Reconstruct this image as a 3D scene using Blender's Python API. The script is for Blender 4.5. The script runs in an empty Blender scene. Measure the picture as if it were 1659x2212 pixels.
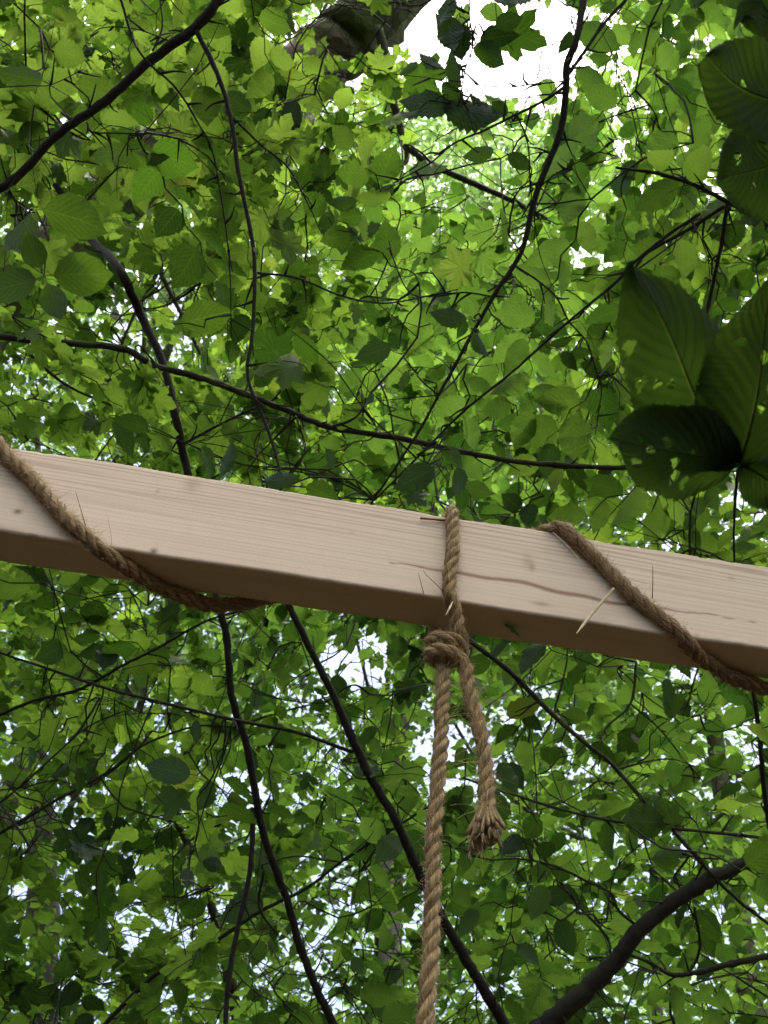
import bpy, math, random
import numpy as np
from mathutils import Vector, Matrix

rng = np.random.default_rng(7)
random.seed(7)
scene = bpy.context.scene
col = scene.collection

# ------------------------------------------------------------------ camera, sky, sun, exposure
PITCH, ROLL = math.radians(45.0), math.radians(6.687)
CAM = np.array([0.0, 0.0, 1.55])
FWD = np.array([0.0, math.cos(PITCH), math.sin(PITCH)])
_r, _u = np.array([1.0, 0, 0]), np.array([0.0, -math.sin(PITCH), math.cos(PITCH)])
RGT = _r * math.cos(ROLL) + _u * math.sin(ROLL)
UPV = _u * math.cos(ROLL) - _r * math.sin(ROLL)
VW, VH = 1659.0, 2212.0
FPX = (VH / 2) / math.tan(math.radians(25.0))

cam_d = bpy.data.cameras.new("camera")
cam = bpy.data.objects.new("camera", cam_d)
col.objects.link(cam)
M = Matrix(((RGT[0], UPV[0], -FWD[0], CAM[0]), (RGT[1], UPV[1], -FWD[1], CAM[1]),
            (RGT[2], UPV[2], -FWD[2], CAM[2]), (0, 0, 0, 1)))
cam.matrix_world = M
cam_d.sensor_fit = 'VERTICAL'
cam_d.sensor_height = 24.0
cam_d.lens = 12.0 / math.tan(math.radians(25.0))
cam_d.clip_start, cam_d.clip_end = 0.05, 2000.0
cam_d.dof.use_dof = True
cam_d.dof.focus_distance = 1.25
cam_d.dof.aperture_fstop = cam_d.lens / 2.1
scene.camera = cam

SUN_DIR = Vector((0.18, -0.11, 0.97)).normalized()      # towards the sun
world = bpy.data.worlds.new("World")
scene.world = world
world.use_nodes = True
wn = world.node_tree
wn.nodes.clear()
sky = wn.nodes.new("ShaderNodeTexSky")
sky.sky_type = 'NISHITA'
sky.sun_disc = False
sky.sun_elevation = math.asin(SUN_DIR.z)
sky.sun_rotation = math.atan2(SUN_DIR.x, SUN_DIR.y)
sky.air_density, sky.dust_density, sky.ozone_density = 1.0, 9.0, 0.3
bg = wn.nodes.new("ShaderNodeBackground")
bg.inputs[1].default_value = 0.115
wo = wn.nodes.new("ShaderNodeOutputWorld")
wn.links.new(sky.outputs[0], bg.inputs[0])
wn.links.new(bg.outputs[0], wo.inputs[0])

sun_d = bpy.data.lights.new("sun", 'SUN')
sun_d.energy, sun_d.angle, sun_d.color = 1.5, math.radians(10), (1.0, 0.96, 0.9)
sun = bpy.data.objects.new("sun", sun_d)
sun.rotation_euler = SUN_DIR.to_track_quat('Z', 'Y').to_euler()
sun.location = (3, -3, 12)
col.objects.link(sun)

scene.view_settings.view_transform = 'Standard'
scene.view_settings.look = 'None'
scene.view_settings.exposure = 2.3
scene.view_settings.gamma = 1.0
scene.view_settings.use_curve_mapping = False
scene.render.engine = 'CYCLES'
cy = scene.cycles
cy.max_bounces, cy.diffuse_bounces, cy.transmission_bounces, cy.glossy_bounces = 6, 3, 5, 1
cy.use_adaptive_sampling = True
cy.adaptive_threshold = 0.03
cy.use_light_tree = False
cy.caustics_reflective = cy.caustics_refractive = False
cy.use_denoising = True
cy.sample_clamp_indirect = 6.0


# ------------------------------------------------------------------ helpers
def px(x, y, d):
    """photograph position (1659 x 2212 grid) at depth d metres -> world point"""
    return CAM + d * (FWD + RGT * ((x - VW / 2) / FPX) + UPV * ((VH / 2 - y) / FPX))


def proj(P):
    q = np.atleast_2d(P) - CAM
    d = q @ FWD
    d = np.where(np.abs(d) < 1e-6, 1e-6, d)
    return VW / 2 + FPX * (q @ RGT) / d, VH / 2 - FPX * (q @ UPV) / d, d


def unit(v):
    v = np.asarray(v, float)
    return v / (np.linalg.norm(v) + 1e-12)


def np_mesh(name, V, T, mat, uv=None, tint=None, smooth=True):
    """mesh from vertex array V (n,3), triangle array T (m,3), per-vertex uv and float attributes"""
    V = np.asarray(V, np.float32)
    T = np.asarray(T, np.int32)
    me = bpy.data.meshes.new(name)
    me.vertices.add(len(V))
    me.vertices.foreach_set("co", V.ravel())
    me.loops.add(T.size)
    me.loops.foreach_set("vertex_index", T.ravel())
    me.polygons.add(len(T))
    me.polygons.foreach_set("loop_start", np.arange(0, T.size, 3, dtype=np.int32))
    me.polygons.foreach_set("loop_total", np.full(len(T), 3, np.int32))
    if uv is not None:
        lay = me.uv_layers.new(name="UVMap")
        lay.data.foreach_set("uv", np.asarray(uv, np.float32)[T.ravel()].ravel())
    if tint is not None:
        for k, a in (tint if isinstance(tint, dict) else {"tint": tint}).items():
            at = me.attributes.new(k, 'FLOAT', 'POINT')
            at.data.foreach_set("value", np.asarray(a, np.float32))
    me.update(calc_edges=True)
    me.polygons.foreach_set("use_smooth", np.full(len(T), smooth))
    me.materials.append(mat)
    return me


def link(name, me, parent=None, kind=None, label=None):
    o = bpy.data.objects.new(name, me)
    col.objects.link(o)
    if parent is not None:
        o.parent = parent
    if kind:
        o["kind"] = kind
    if label:
        o["label"] = label
    return o


def thing(name, label, cat, loc=(0, 0, 0), group=None):
    o = bpy.data.objects.new(name, None)
    o.empty_display_size = 0.1
    o.location = loc
    col.objects.link(o)
    o["label"], o["category"] = label, cat
    if group:
        o["group"] = group
    return o


def localise(root, me):
    """shift mesh data so that world coordinates stay true under a root that only has a location"""
    me.transform(Matrix.Translation(-root.location))


def spline(P, n):
    """Catmull-Rom through the rows of P (any width), n samples a span"""
    P = np.asarray(P, float)
    if len(P) == 2:
        t = np.linspace(0, 1, n + 1)[:, None]
        return P[0] * (1 - t) + P[1] * t
    Q = np.vstack([2 * P[0] - P[1], P, 2 * P[-1] - P[-2]])
    out = []
    for i in range(1, len(Q) - 2):
        t = np.linspace(0, 1, n, endpoint=False)[:, None]
        a, b, c, d = Q[i - 1], Q[i], Q[i + 1], Q[i + 2]
        out.append(0.5 * (2 * b + (c - a) * t + (2 * a - 5 * b + 4 * c - d) * t ** 2 + (3 * b - a - 3 * c + d) * t ** 3))
    out.append(P[-1:])
    return np.vstack(out)


def frames(P):
    """tangent / normal / binormal by parallel transport"""
    T = np.gradient(P, axis=0)
    T /= np.linalg.norm(T, axis=1, keepdims=True) + 1e-12
    n = np.cross(T[0], [0.31, 0.17, 0.93])
    n = unit(n)
    Ns = [n]
    for i in range(1, len(P)):
        n = n - T[i] * (n @ T[i])
        n = unit(n)
        Ns.append(n)
    Ns = np.array(Ns)
    return T, Ns, np.cross(T, Ns)


def tube(P, R, sides, wob=0.0, caps=True):
    """triangulated tube: V, T, uv (u around, v metres along)"""
    P = np.asarray(P, float)
    R = np.broadcast_to(np.asarray(R, float), (len(P),))
    _, N, B = frames(P)
    a = np.arange(sides) * 2 * math.pi / sides
    rad = R[:, None] * (1 + (wob * rng.normal(size=(len(P), sides)) if wob else 0))
    V = P[:, None, :] + rad[..., None] * (np.cos(a)[None, :, None] * N[:, None, :] + np.sin(a)[None, :, None] * B[:, None, :])
    V = V.reshape(-1, 3)
    L = np.concatenate([[0], np.cumsum(np.linalg.norm(np.diff(P, axis=0), axis=1))])
    uv = np.stack([np.tile(a / (2 * math.pi), len(P)), np.repeat(L, sides)], 1)
    i = np.arange(len(P) - 1)[:, None] * sides
    j = np.arange(sides)[None, :]
    k = (j + 1) % sides
    A, Bq, C, D = (i + j).ravel(), (i + k).ravel(), (i + sides + k).ravel(), (i + sides + j).ravel()
    T = np.concatenate([np.stack([A, Bq, C], 1), np.stack([A, C, D], 1)])
    if caps:
        n = len(V)
        V = np.vstack([V, P[0], P[-1]])
        uv = np.vstack([uv, [0.5, 0], [0.5, L[-1]]])
        jj = np.arange(sides)
        kk = (jj + 1) % sides
        e = (len(P) - 1) * sides
        T = np.vstack([T, np.stack([kk, jj, np.full(sides, n)], 1), np.stack([e + jj, e + kk, np.full(sides, n + 1)], 1)])
    return V, T, uv


def joined(parts):
    """concatenate (V, T, uv[, tint]) tuples"""
    Vs, Ts, Us, Ks, o = [], [], [], [], 0
    for p in parts:
        Vs.append(p[0]); Ts.append(p[1] + o); Us.append(p[2])
        Ks.append(p[3] if len(p) > 3 else np.zeros(len(p[0])))
        o += len(p[0])
    return np.vstack(Vs), np.vstack(Ts), np.vstack(Us), np.concatenate(Ks)


# ------------------------------------------------------------------ materials
def new_mat(name):
    m = bpy.data.materials.new(name)
    m.use_nodes = True
    nt = m.node_tree
    nt.nodes.clear()
    out = nt.nodes.new("ShaderNodeOutputMaterial")

    def N(t, **kw):
        n = nt.nodes.new(t)
        for k, v in kw.items():
            setattr(n, k, v)
        return n

    def L(a, b):
        nt.links.new(a, b)

    def math_(op, a, b=None, clamp=False):
        n = N("ShaderNodeMath", operation=op, use_clamp=clamp)
        for i, v in enumerate((a, b)):
            if v is None:
                continue
            if isinstance(v, (int, float)):
                n.inputs[i].default_value = v
            else:
                L(v, n.inputs[i])
        return n.outputs[0]

    def mix(f, a, b, mode='MIX'):
        n = N("ShaderNodeMix", data_type='RGBA', blend_type=mode)
        for i, v in ((0, f), (6, a), (7, b)):
            if isinstance(v, (int, float)):
                n.inputs[i].default_value = v
            elif isinstance(v, tuple):
                n.inputs[i].default_value = (*v, 1)
            else:
                L(v, n.inputs[i])
        return n.outputs[2]
    return m, out, N, L, math_, mix


def leaf_material(name, t_lo, t_hi, d_lo, d_hi, trans=0.55, veins=8.0, rough=0.5):
    m, out, N, L, ma, mix = new_mat(name)
    at = N("ShaderNodeAttribute", attribute_name="tint")
    oi = N("ShaderNodeObjectInfo")
    r = ma('FRACT', ma('ADD', at.outputs["Fac"], oi.outputs["Random"]))
    r2 = ma('FRACT', ma('MULTIPLY', r, 7.31))
    uvn = N("ShaderNodeUVMap")
    sep = N("ShaderNodeSeparateXYZ")
    L(uvn.outputs[0], sep.inputs[0])
    u, v = sep.outputs[0], ma('ABSOLUTE', sep.outputs[1])
    ph = ma('SUBTRACT', ma('MULTIPLY', u, veins), ma('MULTIPLY', v, veins * 0.42))
    wav = ma('SINE', ma('MULTIPLY', ph, 2 * math.pi))
    vein = ma('POWER', ma('MULTIPLY', ma('ADD', wav, 1.0), 0.5), 5.0)
    rib = ma('SUBTRACT', 1.0, ma('MULTIPLY', v, 22.0), clamp=True)
    vv = ma('MAXIMUM', ma('MULTIPLY', vein, 0.45), rib)
    tc = N("ShaderNodeTexCoord")
    nz = N("ShaderNodeTexNoise")
    nz.inputs["Scale"].default_value = 38.0
    nz.inputs["Detail"].default_value = 1.5
    L(tc.outputs["Object"], nz.inputs["Vector"])
    blot = ma('ADD', ma('MULTIPLY', nz.outputs[0], 0.7), 0.65)
    tcol = mix(r, t_lo, t_hi)
    tcol = mix(ma('MULTIPLY', vv, 0.22), tcol, (0.30, 0.42, 0.05))
    tcol = mix(ma('MULTIPLY', ma('SUBTRACT', r2, 0.985, clamp=True), 20.0), tcol, (0.34, 0.33, 0.04))
    vm = N("ShaderNodeVectorMath", operation='SCALE')
    L(tcol, vm.inputs[0])
    L(blot, vm.inputs["Scale"])
    dcol = mix(r2, d_lo, d_hi)
    dcol = mix(ma('MULTIPLY', vv, 0.3), dcol, (0.14, 0.18, 0.06))
    tr = N("ShaderNodeBsdfTranslucent")
    L(vm.outputs[0], tr.inputs[0])
    pb = N("ShaderNodeBsdfPrincipled")
    L(dcol, pb.inputs["Base Color"])
    pb.inputs["Roughness"].default_value = rough
    pb.inputs["Specular IOR Level"].default_value = 0.28 if rough < .6 else 0.1
    bp = N("ShaderNodeBump")
    bp.inputs["Strength"].default_value = 0.16
    bp.inputs["Distance"].default_value = 0.001
    L(ma('ADD', wav, ma('MULTIPLY', rib, 1.5)), bp.inputs["Height"])
    L(bp.outputs[0], pb.inputs["Normal"])
    L(bp.outputs[0], tr.inputs["Normal"])
    mx = N("ShaderNodeMixShader")
    mx.inputs[0].default_value = trans
    L(pb.outputs[0], mx.inputs[1])
    L(tr.outputs[0], mx.inputs[2])
    L(mx.outputs[0], out.inputs[0])
    return m


M_maple = leaf_material("maple_leaf", (0.051, 0.121, 0.008), (0.254, 0.404, 0.051), (0.035, 0.070, 0.010), (0.063, 0.105, 0.021))
M_hazel = leaf_material("hazel_leaf", (0.053, 0.139, 0.011), (0.276, 0.462, 0.048), (0.032, 0.070, 0.013), (0.056, 0.098, 0.021))
M_horn = leaf_material("hornbeam_leaf", (0.043, 0.128, 0.012), (0.235, 0.434, 0.053), (0.025, 0.056, 0.013), (0.049, 0.084, 0.025))
M_beech = leaf_material("beech_leaf", (0.047, 0.139, 0.015), (0.261, 0.467, 0.051), (0.021, 0.052, 0.014), (0.042, 0.084, 0.025))
M_near = leaf_material("shaded_hornbeam_leaf", (0.028, 0.060, 0.006), (0.038, 0.075, 0.008), (0.010, 0.022, 0.007), (0.015, 0.03, 0.010), trans=0.5, veins=0.0, rough=0.8)  # shade over the near leaves is put into this dark green
M_dark = leaf_material("shade_dark_hornbeam_leaf", (0.02, 0.055, 0.006), (0.08, 0.19, 0.012), (0.018, 0.042, 0.018), (0.04, 0.075, 0.045), trans=0.45)  # canopy shade on some leaves is painted in as a darker colour
M_mid = leaf_material("broad_leaf", (0.06, 0.13, 0.010), (0.10, 0.20, 0.014), (0.03, 0.06, 0.015), (0.05, 0.085, 0.022))
M_locust = leaf_material("locust_leaf", (0.097, 0.199, 0.010), (0.312, 0.516, 0.052), (0.042, 0.091, 0.014), (0.063, 0.119, 0.021), trans=0.62)
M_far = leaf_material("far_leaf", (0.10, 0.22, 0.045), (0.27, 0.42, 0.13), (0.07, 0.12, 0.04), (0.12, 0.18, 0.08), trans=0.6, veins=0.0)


def bark_material(name, c1, c2, moss=0.3, scale=60.0, depth=0.004):
    m, out, N, L, ma, mix = new_mat(name)
    tc = N("ShaderNodeTexCoord")
    nz = N("ShaderNodeTexNoise")
    nz.inputs["Scale"].default_value = scale
    nz.inputs["Detail"].default_value = 6.0
    L(tc.outputs["Object"], nz.inputs["Vector"])
    vo = N("ShaderNodeTexVoronoi")
    vo.inputs["Scale"].default_value = scale * 0.6
    L(tc.outputs["Object"], vo.inputs["Vector"])
    n2 = N("ShaderNodeTexNoise")
    n2.inputs["Scale"].default_value = scale * 0.12
    n2.inputs["Detail"].default_value = 4.0
    L(tc.outputs["Object"], n2.inputs["Vector"])
    c = mix(nz.outputs[0], c1, c2)
    mk = ma('MULTIPLY', ma('SUBTRACT', n2.outputs[0], 1.0 - moss - 0.18, clamp=True), 5.0, clamp=True)
    c = mix(mk, c, (0.055, 0.075, 0.018))
    pb = N("ShaderNodeBsdfPrincipled")
    L(c, pb.inputs["Base Color"])
    pb.inputs["Roughness"].default_value = 0.85
    pb.inputs["Specular IOR Level"].default_value = 0.2
    bp = N("ShaderNodeBump")
    bp.inputs["Strength"].default_value = 0.9
    bp.inputs["Distance"].default_value = depth
    L(ma('ADD', nz.outputs[0], vo.outputs["Distance"]), bp.inputs["Height"])
    L(bp.outputs[0], pb.inputs["Normal"])
    L(pb.outputs[0], out.inputs[0])
    return m


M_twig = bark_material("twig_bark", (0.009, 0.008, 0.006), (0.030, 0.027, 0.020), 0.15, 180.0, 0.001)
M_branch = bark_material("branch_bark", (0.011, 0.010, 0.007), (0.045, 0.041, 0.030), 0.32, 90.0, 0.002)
M_old = bark_material("old_bark", (0.05, 0.038, 0.026), (0.17, 0.135, 0.10), 0.42, 22.0, 0.02)
M_grey = bark_material("grey_bark", (0.10, 0.09, 0.075), (0.24, 0.22, 0.19), 0.2, 14.0, 0.015)


def wood_material():
    m, out, N, L, ma, mix = new_mat("planed_spruce")
    tc = N("ShaderNodeTexCoord")
    mp = N("ShaderNodeMapping")
    mp.inputs["Scale"].default_value = (1.6, 60.0, 60.0)
    L(tc.outputs["Object"], mp.inputs[0])
    wob = N("ShaderNodeTexNoise")
    wob.inputs["Scale"].default_value = 1.0
    wob.inputs["Detail"].default_value = 2.0
    L(mp.outputs[0], wob.inputs["Vector"])
    mp2 = N("ShaderNodeMapping")
    mp2.inputs["Scale"].default_value = (2.2, 330.0, 330.0)
    L(tc.outputs["Object"], mp2.inputs[0])
    fine = N("ShaderNodeTexNoise")
    fine.inputs["Scale"].default_value = 1.0
    fine.inputs["Detail"].default_value = 3.0
    L(mp2.outputs[0], fine.inputs["Vector"])
    mp3 = N("ShaderNodeMapping")
    mp3.inputs["Scale"].default_value = (300.0, 900.0, 900.0)
    L(tc.outputs["Object"], mp3.inputs[0])
    fuzz = N("ShaderNodeTexNoise")
    fuzz.inputs["Scale"].default_value = 1.0
    L(mp3.outputs[0], fuzz.inputs["Vector"])
    sep = N("ShaderNodeSeparateXYZ")
    L(tc.outputs["Object"], sep.inputs[0])
    ring = ma('ADD', ma('MULTIPLY', sep.outputs[2], 150.0), ma('ADD', ma('MULTIPLY', wob.outputs[0], 4.0), ma('MULTIPLY', sep.outputs[0], 2.2)))
    line = ma('POWER', ma('MULTIPLY', ma('ADD', ma('SINE', ma('MULTIPLY', ring, 2 * math.pi)), 1.0), 0.5), 3.0)
    up = ma('MULTIPLY', ma('ADD', sep.outputs[2], 0.02), 14.0, clamp=True)      # ring lines fade out towards the heart of the board
    g = ma('MULTIPLY', line, ma('ADD', ma('MULTIPLY', up, 0.50), 0.08))
    c = mix(wob.outputs[0], (0.60, 0.475, 0.345), (0.68, 0.555, 0.42))
    c = mix(g, c, (0.29, 0.195, 0.12))
    c = mix(ma('MULTIPLY', ma('SUBTRACT', fine.outputs[0], 0.5, clamp=True), 0.8), c, (0.42, 0.30, 0.20))
    st = N("ShaderNodeAttribute", attribute_name="stain")
    c = mix(st.outputs["Fac"], c, (0.26, 0.155, 0.10))
    kn = N("ShaderNodeAttribute", attribute_name="knot")
    c = mix(kn.outputs["Fac"], c, (0.17, 0.095, 0.06))
    c = mix(ma('MULTIPLY', ma('SUBTRACT', fuzz.outputs[0], 0.45, clamp=True), 0.5), c, (0.46, 0.33, 0.23))
    pb = N("ShaderNodeBsdfPrincipled")
    L(c, pb.inputs["Base Color"])
    pb.inputs["Roughness"].default_value = 0.7
    pb.inputs["Specular IOR Level"].default_value = 0.25
    bp = N("ShaderNodeBump")
    bp.inputs["Strength"].default_value = 0.35
    bp.inputs["Distance"].default_value = 0.0006
    L(ma('ADD', fine.outputs[0], ma('MULTIPLY', fuzz.outputs[0], 0.6)), bp.inputs["Height"])
    L(bp.outputs[0], pb.inputs["Normal"])
    L(pb.outputs[0], out.inputs[0])
    return m


M_wood = wood_material()


def rope_material(name, c1, c2, c3):
    m, out, N, L, ma, mix = new_mat(name)
    uvn = N("ShaderNodeUVMap")
    sep = N("ShaderNodeSeparateXYZ")
    L(uvn.outputs[0], sep.inputs[0])
    tc = N("ShaderNodeTexCoord")
    # yarns run a little across the strand: streaks along (u*k + v*s)
    cb = N("ShaderNodeCombineXYZ")
    L(ma('ADD', ma('MULTIPLY', sep.outputs[0], 16.0), ma('MULTIPLY', sep.outputs[1], 420.0)), cb.inputs[0])
    L(ma('MULTIPLY', sep.outputs[1], 45.0), cb.inputs[1])
    nz = N("ShaderNodeTexNoise")
    nz.inputs["Scale"].default_value = 1.0
    nz.inputs["Detail"].default_value = 5.0
    L(cb.outputs[0], nz.inputs["Vector"])
    n2 = N("ShaderNodeTexNoise")
    n2.inputs["Scale"].default_value = 70.0
    n2.inputs["Detail"].default_value = 4.0
    L(tc.outputs["Object"], n2.inputs["Vector"])
    c = mix(ma('MULTIPLY', ma('SUBTRACT', nz.outputs[0], 0.25, clamp=True), 2.0, clamp=True), c1, c2)
    c = mix(ma('MULTIPLY', ma('SUBTRACT', n2.outputs[0], 0.5, clamp=True), 3.0, clamp=True), c, c3)
    pb = N("ShaderNodeBsdfPrincipled")
    L(c, pb.inputs["Base Color"])
    pb.inputs["Roughness"].default_value = 0.6
    pb.inputs["Specular IOR Level"].default_value = 0.3
    bp = N("ShaderNodeBump")
    bp.inputs["Strength"].default_value = 1.0
    bp.inputs["Distance"].default_value = 0.0022
    L(nz.outputs[0], bp.inputs["Height"])
    L(bp.outputs[0], pb.inputs["Normal"])
    L(pb.outputs[0], out.inputs[0])
    return m


M_rope = rope_material("jute_rope", (0.042, 0.024, 0.009), (0.50, 0.34, 0.145), (0.21, 0.135, 0.055))
M_ropew = rope_material("dark_jute_rope", (0.032, 0.018, 0.007), (0.37, 0.24, 0.10), (0.15, 0.09, 0.036))


def plain(name, c, rough=0.6, trans=None):
    m, out, N, L, ma, mix = new_mat(name)
    tc = N("ShaderNodeTexCoord")
    nz = N("ShaderNodeTexNoise")
    nz.inputs["Scale"].default_value = 160.0
    L(tc.outputs["Object"], nz.inputs["Vector"])
    c_ = mix(nz.outputs[0], tuple(0.6 * k for k in c), tuple(min(1, 1.35 * k) for k in c))
    pb = N("ShaderNodeBsdfPrincipled")
    L(c_, pb.inputs["Base Color"])
    pb.inputs["Roughness"].default_value = rough
    L(pb.outputs[0], out.inputs[0])
    return m


M_fibre = plain("jute_fibre", (0.52, 0.36, 0.18))
M_fibre_dark = plain("dark_bristle", (0.09, 0.045, 0.02))
M_straw = plain("straw", (0.62, 0.50, 0.30))
M_stalk = plain("red_stalk", (0.17, 0.06, 0.025))
M_core = plain("rope_core", (0.085, 0.05, 0.025))


def ground_material():
    m, out, N, L, ma, mix = new_mat("leaf_litter")
    tc = N("ShaderNodeTexCoord")
    vo = N("ShaderNodeTexVoronoi")
    vo.inputs["Scale"].default_value = 14.0
    L(tc.outputs["Object"], vo.inputs["Vector"])
    nz = N("ShaderNodeTexNoise")
    nz.inputs["Scale"].default_value = 0.8
    nz.inputs["Detail"].default_value = 6.0
    L(tc.outputs["Object"], nz.inputs["Vector"])
    c = mix(vo.outputs["Color"], (0.012, 0.009, 0.006), (0.032, 0.023, 0.015))
    c = mix(ma('MULTIPLY', ma('SUBTRACT', nz.outputs[0], 0.52, clamp=True), 4.0, clamp=True), c, (0.02, 0.035, 0.01))
    pb = N("ShaderNodeBsdfPrincipled")
    L(c, pb.inputs["Base Color"])
    pb.inputs["Roughness"].default_value = 0.9
    L(pb.outputs[0], out.inputs[0])
    return m


M_ground = ground_material()

# ------------------------------------------------------------------ ground (below the frame)
n = 60
gx, gy = np.meshgrid(np.linspace(-1, 1, n), np.linspace(-1, 1, n))
gx, gy = np.sign(gx) * np.abs(gx) ** 2 * 400, np.sign(gy) * np.abs(gy) ** 2 * 400
gz = 0.06 * np.sin(gx * 0.9) * np.cos(gy * 0.7) - 0.08
V = np.stack([gx, gy, gz], -1).reshape(-1, 3)
i = (np.arange(n - 1)[:, None] * n + np.arange(n - 1)[None, :]).ravel()
T = np.concatenate([np.stack([i, i + 1, i + n + 1], 1), np.stack([i, i + n + 1, i + n], 1)])
g = link("ground", np_mesh("ground", V, T, M_ground), kind="structure")
g["label"] = "forest floor covered in brown leaf litter"

# ------------------------------------------------------------------ beam frame
PSI = math.radians(3.29)
BU = np.array([math.cos(PSI), math.sin(PSI), 0.0])
BN = np.array([math.sin(PSI), -math.cos(PSI), 0.0])       # front normal, towards the viewer
BZ = np.array([0, 0, 1.0])
BH, BT = 0.06, 0.0503                                      # half height, thickness
BP = px(VW / 2, 1279.85 / 1.085, 1.1491)


def beam(u, v, w):
    return BP + u * BU + v * BZ + w * BN


def on_plane(x, y, p0, nrm):
    d = px(x, y, 1.0) - CAM
    t = ((p0 - CAM) @ nrm) / (d @ nrm)
    q = CAM + d * t - BP
    return q @ BU, q @ BZ, q @ BN


def front(x, y, off=0.0):
    return on_plane(x, y, beam(0, 0, off), BN)


def under(x, y, off=0.0):
    return on_plane(x, y, beam(0, -BH - off, 0), BZ)


def build_beam():
    root = thing("wooden_beam", "pale planed timber beam slung across the picture with rope wound round it", "beam", tuple(BP))
    root.rotation_euler = (0, 0, PSI)
    # local axes: x along, y away from viewer (w = -y), z up. Profile ring with rounded arrises, dense on the front face
    x = np.linspace(-1.15, 1.15, 1151)
    prof = []
    r = 0.0035
    nf = 70
    for t in np.linspace(-BH + r, BH - r, nf):
        prof.append((0.0, t))
    for a in np.linspace(0.2, math.pi / 2 - 0.2, 4):
        prof.append((r - r * math.cos(a), BH - r + r * math.sin(a)))
    for t in np.linspace(r, BT - r, 6):
        prof.append((t, BH))
    for t in np.linspace(BH - r, -BH + r, 6):
        prof.append((BT, t))
    for t in np.linspace(BT - r, r, 14):
        prof.append((t, -BH))
    for a in np.linspace(0.2, math.pi / 2 - 0.2, 4):
        prof.append((r - r * math.sin(a), -BH + r - r * math.cos(a)))
    prof = np.array(prof)
    k = len(prof)
    X = np.repeat(x, k)
    Y = np.tile(prof[:, 0], len(x))
    Z = np.tile(prof[:, 1], len(x))
    # uneven sawn edges: a slow wander of top and bottom edge, a small waney dip left of the rope loop
    nick = np.repeat(-np.abs(np.convolve(np.random.default_rng(4).normal(size=len(x)) ** 3, np.ones(5) / 5, 'same')) * .00016, k)
    top = np.clip((Z - 0.03) / 0.03, 0, 1)
    bot = np.clip((-Z - 0.03) / 0.03, 0, 1)
    Z = Z + top * (0.0009 * np.sin(X * 17) + 0.0006 * np.sin(X * 41 + 1) - 0.0022 * np.exp(-((X - 0.062) / 0.03) ** 2) + nick)
    Z = Z + bot * (0.0008 * np.sin(X * 13 + 2) + 0.0005 * np.sin(X * 37) - nick[::-1] * .7)
    # dark resin streak and knots, given in photograph positions on the front face
    P = np.array([front(*q)[:2] for q in ((835, 1217), (900, 1222), (1010, 1243), (1080, 1250), (1140, 1262), (1230, 1283), (1310, 1300), (1400, 1309), (1500, 1324), (1640, 1345))])
    wd = np.array([0.0003, 0.0011, 0.0020, 0.0019, 0.0022, 0.0024, 0.0020, 0.0012, 0.0007, 0.0003])
    zc = np.interp(X, P[:, 0], P[:, 1], left=9, right=9)
    wc = np.interp(X, P[:, 0], wd)
    zc = zc + 0.0012 * np.sin(X * 95)
    isf = Y < 0.001
    edge = np.abs(Z - zc) / (wc + 1e-6)
    stain = np.where(isf, np.clip(1.7 - edge, 0, 1) * 0.92, 0)
    stain = stain + np.where(isf & (Z > zc), np.exp(-((Z - zc) / 0.006) ** 2) * 0.10, 0)
    knot = np.zeros_like(X)
    for (qx, qy, rx, rz, s) in ((38, 1105, 0.004, 0.0035, 0.7), (18, 1150, 0.02, 0.008, 0.32), (415, 1048, 0.008, 0.011, 0.26), (332, 1191, 0.0035, 0.004, 0.75),
                                (1140, 1212, 0.006, 0.012, 0.22), (1150, 1225, 0.003, 0.006, 0.3), (1170, 1305, 0.010, 0.003, 0.4), (340, 1061, 0.002, 0.004, 0.3), (760, 1150, 0.003, 0.002, 0.2),
                                (1580, 1250, 0.004, 0.003, 0.25)):
        u, v, _ = front(qx, qy)
        knot = knot + np.where(isf, 1.35 * s * np.exp(-(((X - u) / rx) ** 2 + ((Z - v) / rz) ** 2)), 0)
    V = np.stack([X, Y, Z], 1)
    i = np.arange(len(x) - 1)[:, None] * k
    j = np.arange(k)[None, :]
    j2 = (j + 1) % k
    A, B, C, D = (i + j).ravel(), (i + j2).ravel(), (i + k + j2).ravel(), (i + k + j).ravel()
    T = np.concatenate([np.stack([A, C, B], 1), np.stack([A, D, C], 1)])
    nV = len(V)
    V = np.vstack([V, [x[0], BT / 2, 0], [x[-1], BT / 2, 0]])
    e = (len(x) - 1) * k
    jj, kk = np.arange(k), (np.arange(k) + 1) % k
    T = np.vstack([T, np.stack([jj, kk, np.full(k, nV)], 1), np.stack([e + kk, e + jj, np.full(k, nV + 1)], 1)])
    me = np_mesh("timber", V, T, M_wood, tint={"stain": np.concatenate([np.clip(stain, 0, 1), [0, 0]]), "knot": np.concatenate([np.clip(knot, 0, 1), [0, 0]])})
    link("timber", me, root)
    return root


build_beam()

# ------------------------------------------------------------------ ropes
RR = 0.0078
RH = 0.0069                                                # the hanging rope is a little thinner


def resample(P, step):
    L = np.concatenate([[0], np.cumsum(np.linalg.norm(np.diff(P, axis=0), axis=1))])
    s = np.linspace(0, L[-1], max(8, int(L[-1] / step)))
    return np.stack([np.interp(s, L, P[:, k]) for k in range(3)], 1)


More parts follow.
